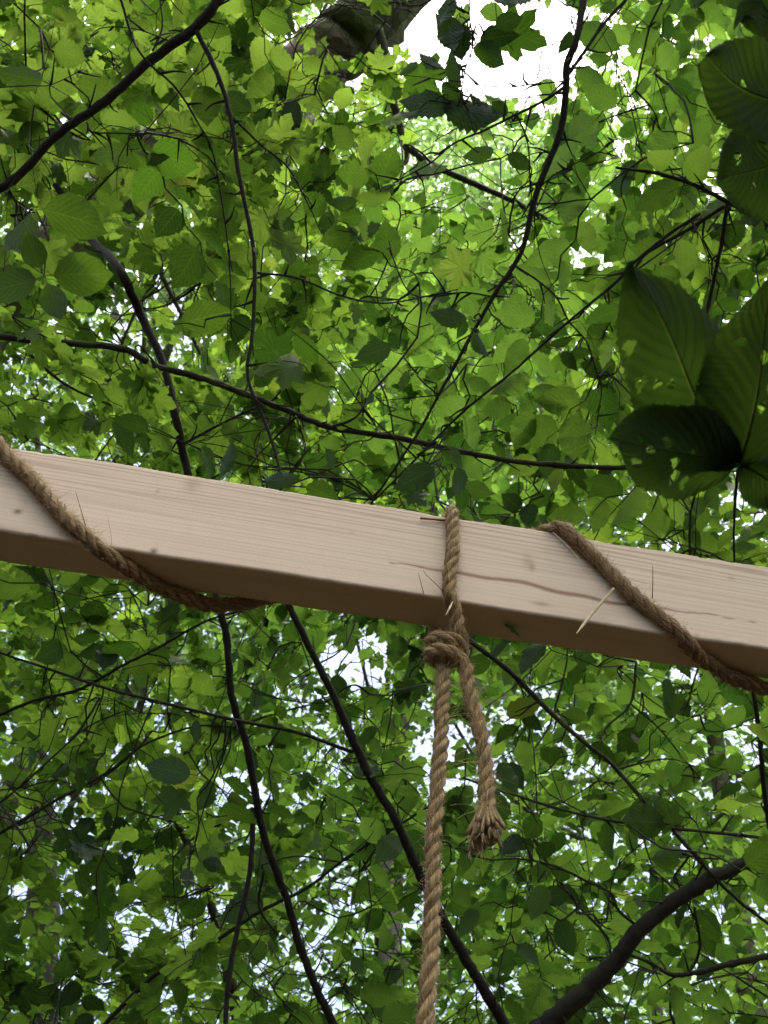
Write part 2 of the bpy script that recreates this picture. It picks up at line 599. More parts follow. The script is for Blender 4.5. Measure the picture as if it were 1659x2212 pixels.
def rope_strands(root, P, R, lay, mat, phase=0.0, flare=None):
    """three twisted strands along P, each its own part; returns dense centre line"""
    P = resample(P, R * 0.30)
    T, N, B = frames(P)
    L = np.concatenate([[0], np.cumsum(np.linalg.norm(np.diff(P, axis=0), axis=1))])
    lump = 1 + 0.06 * np.sin(L * 180) + 0.05 * np.sin(L * 71 + 1)
    off = np.full(len(P), 0.53 * R) if flare is None else flare(L / L[-1]) * R
    for s in range(3):
        a = phase + 2 * math.pi * (L / lay + s / 3.0) + .35 * np.sin(L * 37 + phase) + .2 * np.sin(L * 83)
        C = P + (off * (1 + .14 * np.sin(L * 55 + s * 2.1)))[:, None] * (np.cos(a)[:, None] * N + np.sin(a)[:, None] * B)
        ns = 20
        ang = np.arange(ns)[None, :] * 2 * math.pi / ns
        ridge = 1 + 0.05 * np.cos(4 * ang - L[:, None] * 2 * math.pi / 0.022 + s) + 0.035 * rng.normal(size=(len(P), ns))
        V, Tt, uv = tube(C, 0.545 * R * lump * (1 + 0.03 * rng.normal(size=len(P))), ns)
        body = V[:-2].reshape(len(P), ns, 3)
        V[:-2] = (C[:, None] + (body - C[:, None]) * ridge[..., None]).reshape(-1, 3)
        me = np_mesh("strand", V, Tt, mat, uv=uv)
        localise(root, me)
        link("strand", me, root)
    return P, T, N, B


def hairs(P, N, B, T, R, count, lmin, lmax, seed, rad=0.00013):
    """loose fibres standing off a rope: thin three-sided slivers, all one part"""
    g = np.random.default_rng(seed)
    parts = []
    for _ in range(count):
        i = g.integers(0, len(P))
        a = g.uniform(0, 2 * math.pi)
        o = math.cos(a) * N[i] + math.sin(a) * B[i]
        side = math.cos(a + 1.57) * N[i] + math.sin(a + 1.57) * B[i]
        ln = g.uniform(lmin, lmax) * (2.2 if g.random() < 0.07 else 1)
        d = unit(o * g.uniform(0.35, 1.0) + T[i] * g.normal(0, 0.8) + side * g.normal(0, 0.6))
        bend = unit(g.normal(size=3))
        p0 = P[i] + o * R * 0.85
        t = np.linspace(0, 1, 5)[:, None]
        C = p0 + d * ln * t + bend * ln * 0.35 * t ** 2
        V, Tt, uv = tube(C, rad * np.array([1, 1, .9, .8, .5]), 3, caps=False)
        parts.append((V, Tt, uv))
    return joined(parts)


def add_hairs(root, parts, mat, name="fibres"):
    V, T, uv, _ = joined(parts)
    me = np_mesh(name, V, T, mat, uv=uv)
    localise(root, me)
    link(name, me, root, kind="stuff")


def single(root, name, pts, rad, mat, sides=5):
    C = spline(np.array(pts), 6)
    V, T, uv = tube(C, np.interp(np.linspace(0, 1, len(C)), np.linspace(0, 1, len(rad)), rad), sides)
    me = np_mesh(name, V, T, mat, uv=uv)
    if root:
        localise(root, me)
    return link(name, me, root)


def wrapped_rope():
    o = RR * 0.97
    root = thing("wound_rope", "hairy brown jute rope wound in a long spiral round the timber beam", "rope", tuple(beam(0, BH, 0)))
    pts = []
    # one turn: over the top at u0 -> down the front -> under -> up the back -> over the top again
    fl = [front(q[0], q[1], o) for q in ((15, 985), (75, 1042), (140, 1119), (188, 1158))]
    ul = [under(q[0], q[1], o) for q in ((280, 1230), (350, 1270), (425, 1298))]
    fr = [front(q[0], q[1], o) for q in ((1229, 1152), (1279, 1197), (1329, 1249), (1380, 1296), (1425, 1332))]
    ur = [under(q[0], q[1], o) for q in ((1515, 1420), (1565, 1456), (1622, 1476))]
    pitch = fr[0][0] - fl[0][0]
    tl, tr = fl[0][0], fr[0][0]

    def turn(F, Un, du=0.0):
        u0 = F[0][0] + du - (BH - F[0][1]) * .95
        out = [beam(u0 - 0.045, BH + o * 0.92, -BT * 0.55), beam(u0 - 0.018, BH + o * 0.95, -0.008), beam(u0 - 0.002, BH + o * 0.45, o * 0.75)]
        for f in F:
            out.append(beam(f[0] + du, f[1], o))
        uc = F[-1][0] + du + (F[-1][1] + 0.062) / 1.0
        out.append(beam(uc, -BH - 0.001, o * 0.78))
        out.append(beam(uc + 0.010, -BH - o * 0.78, 0.0))
        for q in Un:
            out.append(beam(q[0] + du, -BH - o, q[2]))
        ub = Un[-1][0] + du
        nxt = u0 + pitch - 0.045
        out.append(beam(ub + 0.030, -BH - o * 0.6, -BT - o * 0.8))
        for t in (0.2, 0.5, 0.8):
            out.append(beam(ub + 0.04 + (nxt - 0.03 - ub - 0.04) * t, -BH + 2 * BH * t, -BT - o))
        out.append(beam(nxt - 0.028, BH + o * 0.6, -BT - o * 0.7))
        return out
    pts += turn(fl, ul) + turn(fr, ur)
    P = spline(np.array(pts), 12)
    P, T, N, B = rope_strands(root, P, RR, 0.046, M_ropew)
    vis = np.arange(len(P))
    hp = [hairs(P[vis], N[vis], B[vis], T[vis], RR, 6500, 0.002, 0.009, 5, 0.00014)]
    add_hairs(root, hp, M_fibre)
    hd = [hairs(P[vis], N[vis], B[vis], T[vis], RR, 2600, 0.002, 0.010, 6, 0.00013)]
    add_hairs(root, hd, M_fibre_dark, "dark_fibres")
    # bristles one can pick out
    B_ = lambda x, y, off: beam(*front(x, y, off))
    single(root, "bristle", [B_(188, 1146, .008), B_(176, 1105, .012), B_(163, 1060, .014)], [.0005, .0004, .0002], M_fibre_dark)
    single(root, "bristle", [B_(1409, 1292, .010), B_(1410, 1255, .013), B_(1410, 1222, .015)], [.0006, .0005, .0003], M_fibre_dark)
    single(root, "bristle", [B_(1195, 1150, .014), B_(1232, 1185, .016), B_(1252, 1210, .014), B_(1262, 1235, .010)], [.0004, .0004, .0002], M_straw)
    single(root, "bristle", [B_(242, 1178, .006), B_(238, 1140, .010), B_(228, 1100, .012)], [.0003, .0003, .0001], M_fibre)
    return root


wrapped_rope()
B_ = lambda x, y, off: beam(*front(x, y, off))


def flat_blade(name, a, b, w, mat):
    """a thin folded blade between two world points"""
    a, b = np.array(a), np.array(b)
    t = np.linspace(0, 1, 9)
    d = b - a
    s = unit(np.cross(d, FWD))
    nn = unit(np.cross(s, d))
    V, T = [], []
    for q in t:
        ww = w * (math.sin(math.pi * min(1, q * 0.9 + 0.1)) ** 0.5 * 0.8 + 0.2)
        c = a + d * q + nn * 0.003 * math.sin(q * math.pi)
        for k in (-1, 0, 1):
            V.append(c + s * ww * k * 0.5 + nn * (0 if k else -ww * 0.22))
    for i in range(8):
        for k in (0, 1):
            p = i * 3 + k
            T += [(p, p + 1, p + 4), (p, p + 4, p + 3)]
    V = np.array(V)
    T = np.array(T)
    V2 = V + nn * 0.00025
    VV = np.vstack([V, V2])
    TT = np.vstack([T, T[:, ::-1] + len(V)])
    me = np_mesh(name, VV, TT, mat, smooth=False)
    o = link(name, me)
    return o


st = flat_blade("straw_blade", B_(1327, 1270, .016), B_(1246, 1368, .014), .0036, M_straw)
st["label"], st["category"] = "pale dry straw blade sticking out of the wound rope, pointing down over the beam", "straw"
sk = single(None, "leaf_stalk", [B_(908, 1119, .0035), B_(912, 1119.5, .0035), B_(930, 1121, .0032), B_(950, 1123, .003), B_(972, 1125, .0028)], [.0019, .0013, .0011, .0014, .0016], M_stalk, 8)
sk["label"], sk["category"] = "short reddish brown stalk tucked behind the rope loop on the beam's top edge", "stalk"


def hanging_rope():
    o = RH * 0.95
    root = thing("hanging_rope", "tan jute rope looped over the beam, knotted below it and hanging straight down", "rope", tuple(beam(front(975, 1110)[0], BH, 0)))
    uf = [front(*q, o) for q in ((976, 1135), (977, 1190), (972, 1250), (970, 1290))]
    uk = under(962, 1372)[0]
    kw = -BT * 0.5
    ck = under(960, 1362)[0]
    # the standing part comes up from below through the knot, goes up the back of the beam, over the top and down the front ...
    k0 = beam(ck - .003, -BH - .070, kw + .004)
    sway = [0, .0012, .0005, -.001, .0008, .0015, .0006, -.0008, .0010, 0, .001, 0, 0, 0]
    pts = [k0 + BU * q - BZ * (0.012 + 0.055 * i) + BN * 0.001 * i for i, q in reversed(list(enumerate(sway)))]
    u1 = uf[0][0]
    pts += [beam(ck - .002, -BH - .050, kw), beam(ck, -BH - .024, kw - .004), beam(u1 - .002, -BH - .004, -BT - o * .7), beam(u1, -.02, -BT - o), beam(u1, BH - .01, -BT - o),
            beam(u1 + .001, BH + o * .75, -BT - o * .3), beam(u1, BH + o, -BT * .5), beam(u1, BH + o * .8, -.002), beam(u1, BH - .004, o * .95)]
    for f in uf[1:-1]:
        pts.append(beam(f[0], f[1], o))
    pts.append(beam(uf[-1][0], -BH + .003, o * .9))
    pts.append(beam(ck + .004, -BH - .012, kw + .021))
    # ... where its end takes two and a quarter turns round the standing part and leaves as the short tail
    R1 = .0150
    for a in np.arange(0.10, 2.16, 0.125):
        th = -2 * math.pi * a
        pts.append(beam(ck - .001 - R1 * 1.08 * math.sin(th), -BH - .028 - .0152 * a, kw + .002 + R1 * math.cos(th)))
    dk = (beam(ck, -BH - .035, kw) - CAM) @ FWD
    for (x, y) in ((1004, 1440), (1013, 1490), (1034, 1570), (1049, 1650), (1051, 1712), (1050, 1752)):
        c = px(x, y, 1.0) - CAM                # the tail hangs in the plane of the knot
        t = ((beam(0, 0, kw + .010) - CAM) @ BN) / (c @ BN)
        pts.append(CAM + c * t)
    P = spline(np.array(pts), 10)
    P, T, N, B = rope_strands(root, P, RH, 0.043, M_rope, 0.6)
    hp = [hairs(P, N, B, T, RH, 6500, 0.0015, 0.0075, 15, 0.00013)]
    n2 = int(len(P) * .80)
    P2, T2, N2, B2 = P[n2:], T[n2:], N[n2:], B[n2:]
    hp.append(hairs(P2, N2, B2, T2, RH, 900, 0.002, 0.009, 16, 0.00016))
    # frayed bundle: yarns that spread like a broom, cut off unevenly
    e = P2[-1]
    dn = unit(P2[-1] - P2[-8])
    s1 = unit(np.cross(dn, FWD))
    s2 = unit(np.cross(dn, s1))
    q = [e - dn * .022, e - dn * .016, e - dn * .010]
    fr = bpy.data.objects.new("frayed_end", None)
    g = np.random.default_rng(3)
    yarns = []
    for k in range(46):
        a = g.uniform(0, 2 * math.pi)
        r = math.sqrt(g.uniform(0.02, 1))
        o0 = (s1 * math.cos(a) + s2 * math.sin(a)) * r
        ln = g.uniform(.026, .050) + (0.006 if math.cos(a) < 0 else 0)
        t = np.linspace(0, 1, 7)[:, None]
        C = e - dn * .012 + o0 * RH * .62 + dn * ln * t + o0 * (.0135 * t ** 1.5) + g.normal(size=3) * .0015 * t
        V, Tt, uv = tube(C, np.array([.0016, .0017, .0019, .0021, .0022, .0021, .0017]) * g.uniform(.8, 1.2), 6)
        yarns.append((V, Tt, uv))
        tip = [C[-1] + dn * t2 * .010 + g.normal(size=3) * .0018 * t2 for t2 in (0, .5, 1)]
        if k % 2 == 0:
            for _ in range(5):
                d = unit(dn + g.normal(size=3) * .35)
                C2 = np.array([C[-2], C[-1] + d * .003, C[-1] + d * g.uniform(.006, .012)])
                hp.append(tube(C2, [.0002, .0002, .0001], 3, caps=False))
    V, Tt, uv, _ = joined(yarns)
    me = np_mesh("frayed_end", V, Tt, M_rope, uv=uv)
    localise(root, me)
    link("frayed_end", me, root, label="unravelled pale tassel at the rope's short end")
    # wisps that blow off to the side of the fray
    for k in range(34):
        i = g.integers(len(P2) // 2, len(P2))
        p = P2[i]
        d = unit(-s1 * (1 if g.random() < .8 else -1) + dn * g.normal(.1, .35) + s2 * g.normal(0, .3))
        ln = g.uniform(.015, .045)
        tt = np.linspace(0, 1, 6)[:, None]
        hp.append(tube(p + d * ln * tt + dn * ln * .35 * tt ** 2, .0001, 3, caps=False))
    add_hairs(root, hp, M_fibre)
    single(root, "bristle", [B_(916, 1285, .004), B_(910, 1262, .006), B_(904, 1238, .006)], [.0004, .0004, .0002], M_fibre_dark)
    single(root, "bristle", [B_(958, 1278, .006), B_(935, 1255, .007), B_(922, 1243, .006), B_(914, 1231, .004)], [.0004, .0004, .0003, .0002], M_fibre_dark)
    single(root, "bristle", [B_(978, 1300, .012), B_(972, 1312, .016), B_(963, 1330, .016)], [.0005, .0012, .0003], M_straw)
    return root


hanging_rope()

# ------------------------------------------------------------------ leaf shapes (x along, y across, z up; length 1 from base, petiole 0..0.14)
PET = 0.14


def with_petiole(V, T, uv):
    V = V.copy()
    V[:, 0] += PET
    n = len(V)
    P = np.array([[0, -.012, 0], [0, .012, 0], [PET + .03, .010, 0.002], [PET + .03, -.010, .002]])
    return np.vstack([V, P]), np.vstack([T, [[n, n + 1, n + 2], [n, n + 2, n + 3]]]), np.vstack([uv, [[0, 0]] * 4])


def ovate(nU, W, tip, fold, droop, seed, ser=0.06, base=0.8):
    g = np.random.default_rng(seed)
    V, uv, T = [(0, 0, 0)], [(0, 0)], []
    prev = (0, 0, 0)
    side = g.normal(0, .05)
    for i in range(1, nU):
        u = i / nU
        w = W * max(0.02, math.sin(math.pi * u ** base)) ** tip * (1 - .45 * max(0.0, (u - .72) / .28) ** 1.5)
        wl = w * (1 + ser * (1 if i % 2 else -1) + g.normal(0, .03))
        wr = w * (1 + ser * (1 if i % 2 else -1) + g.normal(0, .03))
        zc = -droop * u * u
        yc = side * u * u
        zz = fold * 1.25 + .12 * math.sin(u * 7 + seed) + g.normal(0, .06) + .06 * (1 if i % 2 else -1)
        b = len(V)
        V += [(u - .02, yc - wl, zc + wl * zz), (u, yc, zc), (u - .02, yc + wr, zc + wr * zz)]
        uv += [(u, -1), (u, 0), (u, 1)]
        if i == 1:
            T += [(0, b, b + 1), (0, b + 1, b + 2)]
        else:
            a = b - 3
            T += [(a, b, b + 1), (a, b + 1, a + 1), (a + 1, b + 1, b + 2), (a + 1, b + 2, a + 2)]
    V.append((1.0, side, -droop))
    uv.append((1, 0))
    e = len(V) - 1
    T += [(e - 3, e, e - 2), (e - 2, e, e - 1)]
    T = [t[::-1] for t in T] if False else T
    return with_petiole(np.array(V, float), np.array(T), np.array(uv, float))


MAPLE = [(0, 0), (-.10, .20), (-.04, .34), (-.07, .50), (.08, .47), (.16, .44), (.22, .40), (.30, .54), (.40, .56), (.52, .64), (.52, .50), (.57, .38), (.50, .24), (.62, .25), (.72, .27), (.78, .19), (.86, .14), (1.0, 0)]


def maple(seed, cup):
    g = np.random.default_rng(seed)
    half = np.array(MAPLE)
    jl = half + g.normal(0, .018, half.shape)
    jr = half + g.normal(0, .018, half.shape)
    jl[0] = jr[0] = half[0]
    jl[-1] = jr[-1] = half[-1]
    out = [(p[0], -p[1]) for p in jl] + [(p[0], p[1]) for p in jr[-2:0:-1]]
    out = np.array(out)
    z = cup * ((out[:, 0] - .3) ** 2 + out[:, 1] ** 2) * 1.2 + g.normal(0, .025, len(out)) - .12 * (out[:, 0] ** 2)
    # inner ring at half radius gives folds between the lobes
    c = np.array([.24, 0])
    inn = c + (out - c) * .5
    zi = z * .25 + g.normal(0, .02, len(out)) - .03
    n = len(out)
    V = np.vstack([np.column_stack([out, z]), np.column_stack([inn, zi]), [[.24, 0, -.02]]])
    T = []
    for i in range(n):
        j = (i + 1) % n
        T += [(i, j, n + j), (i, n + j, n + i), (n + i, n + j, 2 * n)]
    ang = np.abs(np.arctan2(V[:, 1], V[:, 0] + .02))
    uv = np.column_stack([V[:, 0] * .3, np.clip(np.minimum(np.minimum(np.abs(ang), np.abs(ang - .85)), np.abs(ang - 1.75)) * 2.2, 0, 1)])
    return with_petiole(V, np.array(T), uv)


def pinnate(seed, pairs=9):
    g = np.random.default_rng(seed)
    V, T, uv = [], [], []
    t = np.linspace(0, 1, 6)
    C = np.column_stack([t, np.zeros(6), -.18 * t ** 2])
    a, b, c = tube(C, .006, 3, caps=False)
    parts = [(a, b, c)]
    for i in range(pairs + 1):
        q = .16 + .84 * i / pairs
        for s in ((-1, 1) if i < pairs else (0,)):
            L = .26 * (1 - .45 * abs(q - .5)) * g.uniform(.9, 1.1)
            d = np.array([.42 if s else 1, s * .9, -.12 + g.normal(0, .1)])
            d = unit(d)
            y = unit(np.cross([0, 0, 1], d))
            o = np.array([q, 0, -.18 * q * q])
            P = [o]
            for f, w in ((.3, .16), (.65, .17), (.9, .09)):
                P += [o + d * L * f - y * L * w, o + d * L * f + y * L * w]
            P.append(o + d * L)
            P = np.array(P)
            Tt = np.array([(0, 1, 2), (1, 3, 4), (1, 4, 2), (3, 5, 6), (3, 6, 4), (5, 7, 6)])
            parts.append((P, Tt, np.column_stack([np.full(len(P), .5), np.full(len(P), .7)])))
    V, T, uv, _ = joined(parts)
    return V, T, uv


SHAPES = {
    "maple": [maple(s, c) for s, c in ((1, .15), (2, -.05), (3, .25), (4, .05), (5, -.15))],
    "hazel": [ovate(17, w, .80, f, d, s, .06, .78) for s, (w, f, d) in enumerate(((.37, .12, .15), (.34, .22, .22), (.40, .02, .1), (.36, .3, .3)))],
    "hornbeam": [ovate(17, w, .8, f, d, s, .05, .85) for s, (w, f, d) in enumerate(((.29, .18, .15), (.27, .30, .25), (.31, .06, .08), (.28, .42, .35)))],
    "beech": [ovate(9, w, .72, f, d, s, .025, .82) for s, (w, f, d) in enumerate(((.31, .15, .12), (.29, .28, .2), (.33, .03, .1), (.30, .38, .3)))],
    "locust": [pinnate(1), pinnate(2, 10), pinnate(3, 8)],
}
LOW = {
    "maple": SHAPES["maple"],
    "hazel": [ovate(7, .38, .75, f, .15, s + 20, .03, .72) for s, f in enumerate((.1, .25, .0))],
    "hornbeam": [ovate(6, .29, .75, f, .15, s + 30, .03, .85) for s, f in enumerate((.1, .3, .2))],
    "beech": [ovate(6, .31, .7, f, .15, s + 40, .02, .82) for s, f in enumerate((.1, .3, .0))],
    "locust": SHAPES["locust"],
}
TINY = [(np.array([[0, 0, 0], [.45, -.3, .06], [1, 0, -.05], [.5, .3, .06]]), np.array([[0, 1, 2], [0, 2, 3]]), np.array([[0, .5]] * 4, float)),
        (np.array([[0, 0, 0], [.35, -.34, .12], [1, .05, -.1], [.6, .28, .0]]), np.array([[0, 1, 2], [0, 2, 3]]), np.array([[0, .5]] * 4, float))]

# ------------------------------------------------------------------ gaps in the canopy: x, y, rx, ry, share of near leaves left out, share of far leaves left out
GAPS = np.array([
    (1060, 75, 225, 145, .97, 1.0), (1160, 180, 100, 70, .85, 1.0), (905, 95, 45, 70, .95, 1), (800, 48, 140, 75, .95, 0), (320, 295, 60, 35, .7, 0), (205, 390, 40, 30, .6, 0), (40, 640, 60, 60, .6, 0), (765, 172, 32, 26, 1, 1), (1010, 335, 160, 120, .90, .05), (1120, 235, 90, 50, .85, .35), (1120, 430, 65, 55, .85, .1),
    (1320, 110, 75, 85, .6, .97), (1380, 240, 70, 60, .45, .9), (1485, 90, 60, 50, .5, .9), (1320, 330, 50, 25, .45, .85), (1390, 420, 60, 35, .4, .85), (1450, 330, 35, 35, .45, .85),
    (1270, 560, 70, 45, .55, .92), (1130, 520, 40, 25, .5, .8), (1620, 680, 60, 45, .75, .95), (1400, 1180, 60, 25, .5, .8),
    (770, 1425, 75, 65, .92, .97), (985, 1640, 95, 85, .85, .85), (720, 1500, 120, 90, .55, .5), (700, 1600, 60, 70, .5, .6), (520, 1735, 60, 70, .85, .8), (285, 1960, 36, 105, .84, .85), (230, 1700, 40, 40, .6, .5),
    (460, 1960, 60, 60, .55, .8), (390, 2010, 40, 40, .5, .7), (360, 2160, 45, 30, .8, .95), (700, 1960, 70, 70, .5, .75), (660, 2040, 60, 60, .5, .75), (870, 1990, 60, 70, .5, .75), (1040, 2150, 35, 30, .8, .9),
    (1480, 1458, 32, 18, 1, 1), (1250, 1640, 60, 60, .45, .75), (1150, 1540, 80, 60, .45, .7), (1590, 1620, 90, 90, .5, .85), (1090, 1760, 50, 40, .4, .7),
    (90, 1760, 95, 160, .62, .25), (340, 690, 120, 110, .72, .35), (20, 480, 70, 60, .55, .4), (280, 1000, 60, 25, .4, .7), (740, 830, 50, 40, .5, .6), (1620, 1120, 60, 60, .5, .8), (700, 2170, 40, 40, .6, .8),
    (560, 2110, 50, 40, .5, .7), (1330, 2100, 60, 60, .4, .7), (1250, 1820, 40, 30, .4, .6), (60, 1900, 60, 60, .4, .6),
])


def gap(x, y, which):
    x, y = np.asarray(x, float), np.asarray(y, float)
    if x.size == 1:
        d = ((x.ravel()[0] - GAPS[:, 0]) / GAPS[:, 2]) ** 2 + ((y.ravel()[0] - GAPS[:, 1]) / GAPS[:, 3]) ** 2
        return np.array([(GAPS[:, 4 + which] * np.clip((1.35 - d) / .45, 0, 1)).max()])
    s = np.zeros_like(x)
    for g in GAPS:
        d = ((x - g[0]) / g[2]) ** 2 + ((y - g[1]) / g[3]) ** 2
        s = np.maximum(s, (g[4 + which] if g[4] > .84 else g[4 + which] * .85) * np.clip((1.35 - d) / .45, 0, 1))
    return s


# ------------------------------------------------------------------ trees
class Tree:
    def __init__(self, name, label, seeds, species, mat, size, trunk=None, tmat=None, branches=(), bmat=None, root=None, placed=()):
        self.__dict__.update(locals())
        self.sprays, self.leaves, self.twigs = [], [], []


def path(pts, n=7):
    """rows (x, y, depth, width px) -> dense centre line and radii"""
    P = np.array([list(px(x, y, d)) + [w * d / FPX / 2] for x, y, d, w in pts])
    S = spline(P, n)
    k = len(S)
    t = np.arange(k)
    for a in range(3):
        S[:, a] += S[:, 3] * (.06 * rng.normal(size=k))
    knob = .76 + .035 * rng.normal(size=k) + .16 * (rng.random(k) < .06)
    return S[:, :3], np.maximum(S[:, 3] * np.clip(knob, .8, 1.5), .0006)


def wpath(pts, n=7):
    S = spline(np.array(pts, float), n)
    return S[:, :3], S[:, 3]


def along(pts, d0, d1, w0, w1):
    k = len(pts) - 1
    return [(x, y, d0 + (d1 - d0) * i / k, w0 + (w1 - w0) * i / k) for i, (x, y) in enumerate(pts)]


